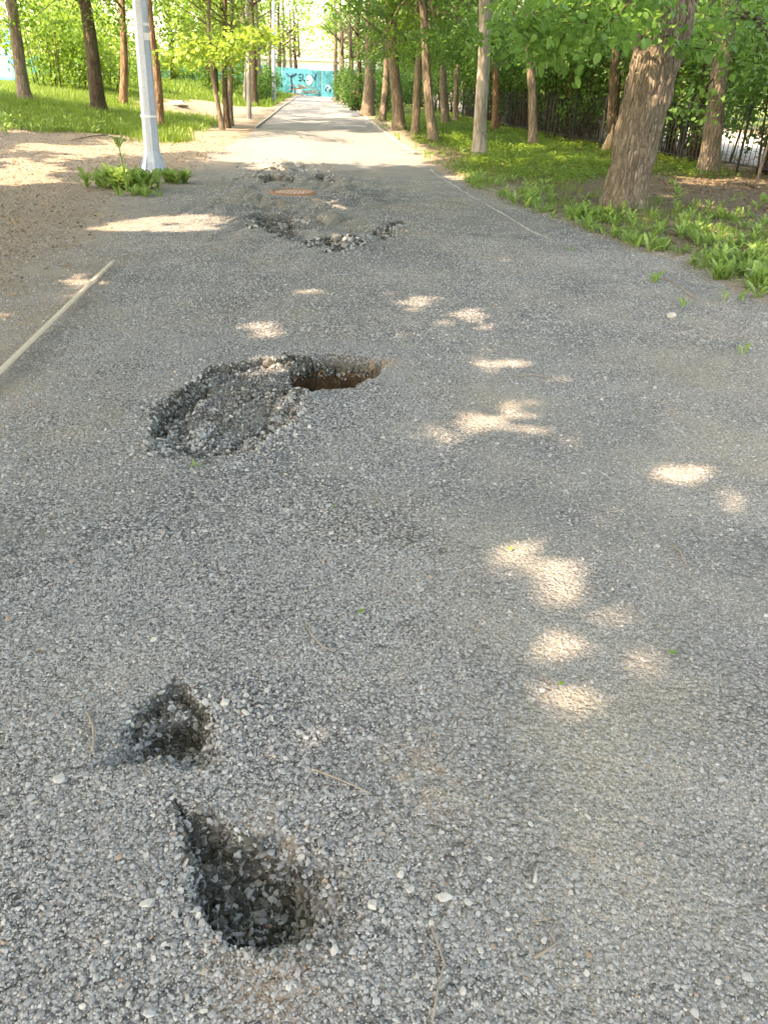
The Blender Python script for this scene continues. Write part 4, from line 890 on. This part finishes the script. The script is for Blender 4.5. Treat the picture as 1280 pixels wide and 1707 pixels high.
# irregular blocks: asphalt slabs, rusty fragment, loose stones
def chunk(name, u, v, dims, mat, label, rz=0, tilt=(0, 0), cat=None, seed=0, sub=3, sink=.35, group=None, amp=.12):
    p = GP(u, v); bm = bmesh.new(); bmesh.ops.create_icosphere(bm, subdivisions=sub, radius=1); r = np.random.default_rng(seed+500)
    pl = r.normal(size=(14, 3)); pl /= np.linalg.norm(pl, axis=1)[:, None]; pd = r.uniform(.42, .85, 14)
    for w_ in bm.verts:
        c = np.array(w_.co)
        for a, d in zip(pl, pd):
            t = c@a
            if t > d: c = c-a*(t-d)
        c *= 1+amp*float(fbm(np.array(c[0]*2.5+seed), np.array(c[1]*2.5+c[2]*1.7), seed, 3)); w_.co = Vector((c[0]*dims[0]/2, c[1]*dims[1]/2, c[2]*dims[2]/2))
    me = bpy.data.meshes.new(name); bm.to_mesh(me); bm.free(); me.materials.append(mat); o = bpy.data.objects.new(name, me); COL.objects.link(o)
    o.location = p+Vector((0, 0, dims[2]*(.5-sink))); o.rotation_euler = (tilt[0], tilt[1], rz)
    return tag(o, label, cat or 'stone', group)
chunk('rusty_fragment', 526, 336, (.26,.12,.07), M_LID, 'small rusty brown slab just in front of the manhole cover', .5, (.2,.1), 'slab', 1)
for i, (u, v, d, rz, tl) in enumerate([(470,272,(.6,.42,.12),.3,(.2,.1)),(452,283,(.5,.4,.13),-.2,(-.25,.1)),(478,291,(.42,.34,.12),.8,(.3,-.1)),(495,284,(.45,.35,.11),.1,(.1,.2)),(440,290,(.34,.3,.10),1.2,(.2,.2)),(525,296,(.5,.3,.10),.5,(.15,0)),(546,300,(.35,.25,.09),2,(0,.2)),
     (545,410,(.17,.12,.12),.4,(.3,.2)),(560,405,(.16,.14,.13),1.4,(.1,.4)),(575,412,(.14,.12,.09),2.2,(.2,.1)),(532,405,(.14,.10,.08),.8,(.1,.1))]):
    g_ = 'heaved asphalt slabs behind the manhole' if i < 7 else 'broken asphalt lumps beside the white stone'
    chunk('asphalt_chunk', u, v, d, M_ASPH, 'cracked dark asphalt slab heaved up behind the manhole' if i < 7 else 'dark broken asphalt lump in the heap left of the white stone', rz, tl, 'asphalt piece', 10+i, group=g_, sink=.45)
chunk('white_stone', 583, 406, (.22,.15,.10), M_WHITEST, 'flat white stone beside the dark lumps in front of the manhole', .2, seed=31)
chunk('rounded_stone', 1120, 531, (.085,.06,.06), M_PALE, 'rounded pale stone alone at the right edge of the gravel', -.4, seed=32, sink=.2)
ST = [(100,1300,26,'pale flat stone below the thin curved twig at the left'),(376,1174,26,'pale stone at the upper right rim of the small hole'),(410,1192,20,'rounded stone just right of the small hole'),(452,1200,16,'small round stone further right of the small hole'),
 (493,1338,14,'smooth oval stone above the lowest hole'),(594,1398,14,'round stone right of the lowest hole'),(668,1460,24,'bluish stone right of the lowest hole'),(683,1484,24,'flat slanted stone below the bluish stone'),
 (245,1510,26,'large pale oval stone left of the lowest hole'),(293,1528,20,'round stone close to the left rim of the lowest hole'),(234,1580,18,'angular stone at lower left of the lowest hole'),(556,1584,26,'pale angular stone at the lower right rim of the lowest hole'),
 (586,1588,18,'upright stone beside the pale angular one'),(622,1512,24,'grey stone off the right rim of the lowest hole'),(742,1498,28,'large grey stone right of centre at the bottom'),(850,1550,18,'oval stone near the bottom centre right'),
 (800,1586,18,'pale round stone at the bottom right of centre'),(760,1580,14,'small round stone beside two larger ones at the bottom'),(905,1570,20,'grey stone touching the forked twig'),(772,1655,18,'pale stone lowest in the bottom middle'),
 (884,1375,14,'pale oval stone right of the middle'),(978,1362,16,'bluish stone in the right middle gravel'),(340,1690,16,'reddish edged stone near the bottom left'),(70,1515,18,'wedge shaped stone at the lower left edge'),(104,1360,14,'stone above the lower left corner gravel'),(66,1362,12,'small stone at the left edge under the pale flat stone')]
for i, (u, v, w, lab) in enumerate(ST):
    x, y = G(u, v); zc = y*math.cos(PITCH)+CAM_H*math.sin(PITCH); s = w*zc/F_PX
    chunk('loose_stone', u, v, (s, s*random.uniform(.6, .85), s*random.uniform(.35, .55)), M_PALE, lab, random.uniform(0, 3), (random.uniform(-.2, .2), random.uniform(-.2, .2)), 'stone', 60+i, 2, .25)
# scattered debris in the grass and beyond
chunk('rubble_heap', 300, 184, (1.3,.6,.3), M_CONC, 'low heap of pale rubble in the sunny clearing behind the steel pole', .1, cat='rubble', seed=90, amp=.5)

# ---------------------------------------------------------------- sticks, twigs, fallen leaves
def stick(name, pxs, r, mat, label, cat, lift=.004, n=6, r2=None, extra=None):
    pts = [GP(*p)+Vector((0, 0, r+lift)) for p in pxs]; mb = MB(); m = len(pts)
    mb.tube(pts, [r+(r2-r)*i/(m-1) if r2 is not None else r for i in range(m)], n)
    for e in (extra or []): mb.tube([GP(*p)+Vector((0, 0, r+lift)) for p in e], [r*.7]+[r*.4]*(len(e)-1), n)
    return tag(mb.build(name, mat, None, True, origin=pts[0]), label, cat)
p0, p1 = G(-60, 690), G(188, 443); pa = Vector((p0[0], p0[1], zat(*p0)+.030)); pb = Vector((p1[0], p1[1], zat(*p1)+.030)); mb = MB(); ang = math.atan2(pb.y-pa.y, pb.x-pa.x); mb.box((pa+pb)/2, ((pb-pa).length, .028, .020), rz=ang)
bo = mb.build('batten', M_WOODB, None, origin=(pa+pb)/2); bv = bo.modifiers.new('b', 'BEVEL'); bv.width = .003; tag(bo, 'long straight pale wooden batten lying at the left edge of the gravel', 'wooden batten')
stick('twig', [(148,1192),(157,1215),(158,1240),(155,1258)], .0035, M_TWIG, 'short curved bare twig left of the small hole', 'twig')
stick('twig', [(508,1045),(520,1065),(540,1085),(560,1090)], .0022, M_TWIG, 'thin dark bent twig in the middle of the gravel', 'twig')
stick('twig', [(1120,908),(1132,920),(1145,945)], .0025, M_TWIG, 'thin twig near the right edge level with the upper sun patch', 'twig')
stick('twig', [(520,1285),(560,1300),(590,1313),(618,1326)], .0022, M_TWIG, 'long thin dry stem above right of the lowest hole', 'twig')
stick('twig', [(890,1600),(910,1588),(932,1570)], .0030, M_TWIG, 'forked bare twig at the bottom right of centre', 'twig', extra=[[(925,1578),(918,1560),(916,1535),(885,1540)]])
stick('twig', [(720,1707),(728,1660),(740,1610),(725,1565),(718,1548)], .0022, M_TWIG, 'long wavy dry stem running off the bottom edge', 'twig')
stick('wood_chip', [(890,1475),(893,1452)], .0045, M_PALE, 'short grey wood splinter lying right of centre near the bottom', 'wood chip', r2=.002)
stick('twig', [(860,628),(890,626),(915,630)], .004, M_TWIG, 'dark straight twig on the gravel right of the large hollow', 'twig')
stick('twig', [(1085,462),(1120,470),(1160,500)], .006, M_TWIG, 'bare stick lying in front of the verge weeds', 'twig')
stick('twig', [(120,235),(150,228),(180,226)], .015, M_TWIG, 'pale stick lying in the dirt before the left grass', 'twig')
def fallen(u, v, s, mat, label):
    p = GP(u, v)+Vector((0, 0, .010)); o = leaves_obj('fallen_leaf', np.array([(0., 0, 0)]), np.array([s]), mat, tilt=.1, droop=0.05); o.location = p; tag(o, label, 'leaf')
fallen(1113,1090,.035,M_WEED,'pale green fallen leaf on the gravel right of the lower sun patch'); fallen(598,1028,.022,M_LEAFY,'small bright green leaf lying in the middle gravel')
fallen(555,848,.022,M_WEED,'tiny pale leaf between the large hollow and the centre'); fallen(850,912,.025,M_WEED,'pale leaf just left of the upper round sun patch'); fallen(940,1140,.02,M_LEAFY,'tiny green leaf inside the lower round sun patch'); fallen(70,1093,.02,M_DRY,'small tan leaf at the left edge of the gravel')

# ---------------------------------------------------------------- path edging strips
def strip(name, pxs, label, w=.035, h=.05, mat=M_CONC):
    if h < .01: pxs = [(np.interp(i/5, range(len(pxs)), [p[0] for p in pxs])+random.gauss(0, .006), np.interp(i/5, range(len(pxs)), [p[1] for p in pxs])) for i in range(5*(len(pxs)-1)+1)]
    pts = [Vector((x, y, zat(x, y)+(random.gauss(0, .006) if h < .01 else 0))) for x, y in pxs]; mb = MB(); V = []; Fq = []
    for i, p in enumerate(pts):
        t = (pts[min(i+1, len(pts)-1)]-pts[max(i-1, 0)]); t.z = 0; t.normalize(); s = Vector((t.y, -t.x, 0))*w/2
        V += [p-s+Vector((0,0,-.05)), p-s+Vector((0,0,h)), p+s+Vector((0,0,h)), p+s+Vector((0,0,-.05))]
    for i in range(len(pts)-1):
        for k in range(4): Fq.append((i*4+k, i*4+(k+1) % 4, i*4+4+(k+1) % 4, i*4+4+k))
    Fq += [(3,2,1,0), tuple(len(V)-4+k for k in range(4))]; mb.add(V, Fq); o = mb.build(name, mat, None, origin=pts[0]); return tag(o, label, 'edging')
e1 = [G(*p) for p in ((915,400),(890,388),(870,376),(840,358),(810,341),(785,327),(760,312),(735,297),(717,283))]; strip('path_edging', e1, 'thin pale edging strip half buried along the right gravel edge', h=.006, w=.022)
e2 = [(float(xr_(y))+.05, y) for y in np.arange(20, 76, 2.0)]; strip('path_edging', e2, 'far kerb strip along the right side of the asphalt path', w=.06, h=.03)
e3 = [(float(xl(y))-.05, y) for y in np.arange(28, 76, 2.0)]; strip('path_edging', e3, 'pale kerb strip along the left side of the distant path', w=.07, h=.05)

# ---------------------------------------------------------------- fences
def corr_fence(name, pts, h, mat, label, zoff=None, pw=2.2):
    root = empty(name, (pts[0][0], pts[0][1], zat(*pts[0]))); tag(root, label, 'fence'); prof = [(0,0),(.25,0),(.38,.035),(.62,.035),(.75,0),(1,0)]
    for (a, b_) in zip(pts[:-1], pts[1:]):
        a, b_ = Vector((*a, 0)), Vector((*b_, 0)); L_ = (b_-a).length; n = max(1, round(L_/pw)); t = (b_-a).normalized(); s = Vector((t.y, -t.x, 0))
        for i in range(n):
            p = a+(b_-a)*(i/n); w = L_/n-.02; mb = MB(); m = 10; zz = zat(p.x, p.y)+random.uniform(-.05, .05); hh = h+random.uniform(-.06, .06); V = []
            for k in range(m):
                for (u, d) in prof[:-1]: V.append(p+t*(w*(k+u)/m)+s*d)
            V.append(p+t*w); nv = len(V); off = -s*.006
            full = [v_+Vector((0,0,zz)) for v_ in V]+[v_+Vector((0,0,zz+hh)) for v_ in V]+[v_+off+Vector((0,0,zz)) for v_ in V]+[v_+off+Vector((0,0,zz+hh)) for v_ in V]
            Fq = [(k, k+1, nv+k+1, nv+k) for k in range(nv-1)]+[(2*nv+k+1, 2*nv+k, 3*nv+k, 3*nv+k+1) for k in range(nv-1)]+[(nv+k, nv+k+1, 3*nv+k+1, 3*nv+k) for k in range(nv-1)]
            mb.add(full, Fq); mb.build('panel', mat, root)
            if i % 2 == 0:
                q = MB(); q.box(p-s*.06+Vector((0,0,zz+h*.5)), (.06,.06,h+.1), rz=math.atan2(t.y, t.x)); q.build('post', M_IRON, root)
    return root
A_, B_ = G(480, 157), G(556, 163); A_ = (-11.2, 84.5); B_ = (-5.6, 78.5)
ffar = corr_fence('corrugated_fence', [A_, B_, (0.5, 73.0)], 2.15, M_TEAL, 'teal corrugated fence with graffiti closing the far end of the path')
corr_fence('corrugated_fence', [(-60, 112), (-27, 104), (-15, 92), (-11.3, 85.0)], 2.2, M_GREEN, 'plain dark green corrugated fence behind the left trees')
t = (Vector((*B_, 0))-Vector((*A_, 0))); LF_ = t.length; t.normalize(); s = Vector((t.y, -t.x, 0))
def on_fence(a, h): p = Vector((*A_, 0))+t*(a*LF_)+s*.050; return p+Vector((0, 0, zat(*A_)+h))
def patch(a0, a1, h0, h1, mat, name='paint_patch', rag=.06):
    mb = MB(); n = 18; V = []
    for k in range(n):
        an = 2*math.pi*k/n; q = 1+random.uniform(-.25, .1); V.append(on_fence((a0+a1)/2+(a1-a0)/2*math.cos(an)*q, (h0+h1)/2+(h1-h0)/2*math.sin(an)*q))
    V += [v_-s*.004 for v_ in V]; mb.add(V, [tuple(range(n))]+[(k, (k+1) % n, n+(k+1) % n, n+k) for k in range(n)]); mb.build(name, mat, ffar)
patch(.46, .60, .8, 1.7, M_LPAINT); patch(.30, .38, .15, .55, M_LPAINT); patch(.82, .92, .5, 1.0, M_LPAINT)
def stroke(pl, w=.06):
    mb = MB(); pts = [on_fence(a, h)+s*.008 for a, h in pl]; mb.tube(pts, [w/2]*len(pts), 5); mb.build('graffiti_stroke', M_DPAINT, ffar)
stroke([(.10,1.75),(.14,1.6),(.18,1.55),(.24,1.65),(.29,1.75)], .14); stroke([(.18,1.55),(.19,1.1),(.20,.7),(.17,.2)], .16); stroke([(.20,.9),(.26,.6),(.25,.15)], .12)
stroke([(.38,1.75),(.33,1.7),(.33,1.5),(.38,1.45),(.38,1.25),(.33,1.2)], .09); stroke([(.41,1.75),(.41,1.25),(.45,1.25)], .09); stroke([(.52,1.7),(.48,1.7),(.48,1.25),(.52,1.25)], .09); stroke([(.58,1.7),(.60,1.5),(.63,1.3),(.65,1.75)], .09); stroke([(.82,.5),(.86,.8),(.9,.4)], .12)
# heap of boards at the foot of the fence
pp = on_fence(.62, 0)+s*1.2; root = empty('board_heap', pp); tag(root, 'heap of brown boards at the foot of the far teal fence', 'boards')
for i in range(14):
    q = MB(); q.box(pp+Vector((random.uniform(-.9, .9), random.uniform(-.3, .3), .08+.055*i)), (random.uniform(.9, 1.6), .16, .04), rz=random.uniform(-.5, .5), ry=random.uniform(-.12, .12)); q.build('board', M_SUNW, root)
# thin iron fence along the right hedge
hp = [(float(hedge_x(y))-.55, y) for y in np.arange(8, 42, 2.0)]; root = empty('iron_fence', (hp[0][0], hp[0][1], zat(*hp[0]))); tag(root, 'thin dark iron railing in front of the right hedge', 'fence')
for i, (a, b_) in enumerate(zip(hp[:-1], hp[1:])):
    A = Vector((a[0], a[1], zat(*a))); B = Vector((b_[0], b_[1], zat(*b_))); q = MB(); q.tube([A+Vector((0,0,-.1)), A+Vector((0,0,1.25))], [.025,.025], 6); q.build('post', M_IRON, root)
    q = MB()
    for hz in (.16, 1.12): q.tube([A+Vector((0,0,hz)), B+Vector((0,0,hz))], [.010,.010], 5)
    for k in range(1, 14): p = A.lerp(B, k/14); q.tube([p+Vector((0,0,.16)), p+Vector((0,0,1.12))], [.007,.007], 4)
    q.build('railing', M_IRON, root)
# blue tarpaulin shelter at the far left
x, y = G(8, 138); k = 46/y; x *= k; y = 46; z = zat(x, y); root = empty('tarpaulin_shelter', (x-1.3, y, z)); tag(root, 'bright blue tarpaulin shelter at the far left edge behind the grass', 'shelter')
q = MB(); V = []; nx, nz = 14, 10
for side in (0, 1):
    for i in range(nx):
        for j in range(nz):
            u_, w_ = i/(nx-1), j/(nz-1); V.append(Vector((x-3.3+u_*4.0, y+side*1.6*(1-w_)+.8*w_+.07*math.sin(u_*17+w_*5)*(1-w_)+(-.0 if side else 0), z+.05+w_*2.75-.06*math.sin(u_*9))))
Fq = [(o_+i*nz+j, o_+(i+1)*nz+j, o_+(i+1)*nz+j+1, o_+i*nz+j+1) for o_ in (0, nx*nz) for i in range(nx-1) for j in range(nz-1)]
q.add(V, Fq); cvr = q.build('tarpaulin', M_TARP, root, True); so = cvr.modifiers.new('s', 'SOLIDIFY'); so.thickness = .01
for dx_ in (-3.2, .6):
    q = MB(); q.tube([(x+dx_, y+.8, z-.1), (x+dx_, y+.8, z+2.7)], [.035,.035], 8); q.build('pole', M_IRON, root)
# pale low building beyond the far fence
root = empty('low_building', (-2, 108, 0)); tag(root, 'long white building seen over the far teal fence', 'building'); q = MB(); q.box((-2, 112, 1.6), (46, 8, 3.4)); wl_ = q.build('wall', M_BUILD, root)
q = MB(); q.box((-2, 112, 3.42), (47, 9, .22)); q.build('roof', M_ROOF, root)
for i in range(0):
    q = MB(); q.box((-23+i*3.2, 107.99, 2.35), (1.2, .06, .7)); q.build('window', M_GLASS, root)
# sapling at the right edge
x, y = G(1253, 329); z = zat(x, y); root = empty('sapling', (x, y, z)); tag(root, 'bare thin sapling leaning right at the right edge of the picture', 'sapling'); q = MB()
q.tube([Vector((x, y, z-.05)), atY(1262, 300, y), atY(1272, 262, y), atY(1290, 215, y), atY(1320, 120, y)], [.035,.028,.024,.018,.01], 7, wob=.2); q.tube([Vector((x, y, z+.02)), Vector((x-.25, y-.1, z+.10)), Vector((x-.5, y-.15, z+.08))], [.02,.014,.006], 5); q.build('trunk', M_BARK, root, True)
V = np.array([tuple(atY(1320+random.gauss(0, 40), 90+random.gauss(0, 50), y+random.gauss(0, .5))) for _ in range(160)]); leaves_obj('crown', V, rng.uniform(.06, .1, 160), M_LEAFB, root)
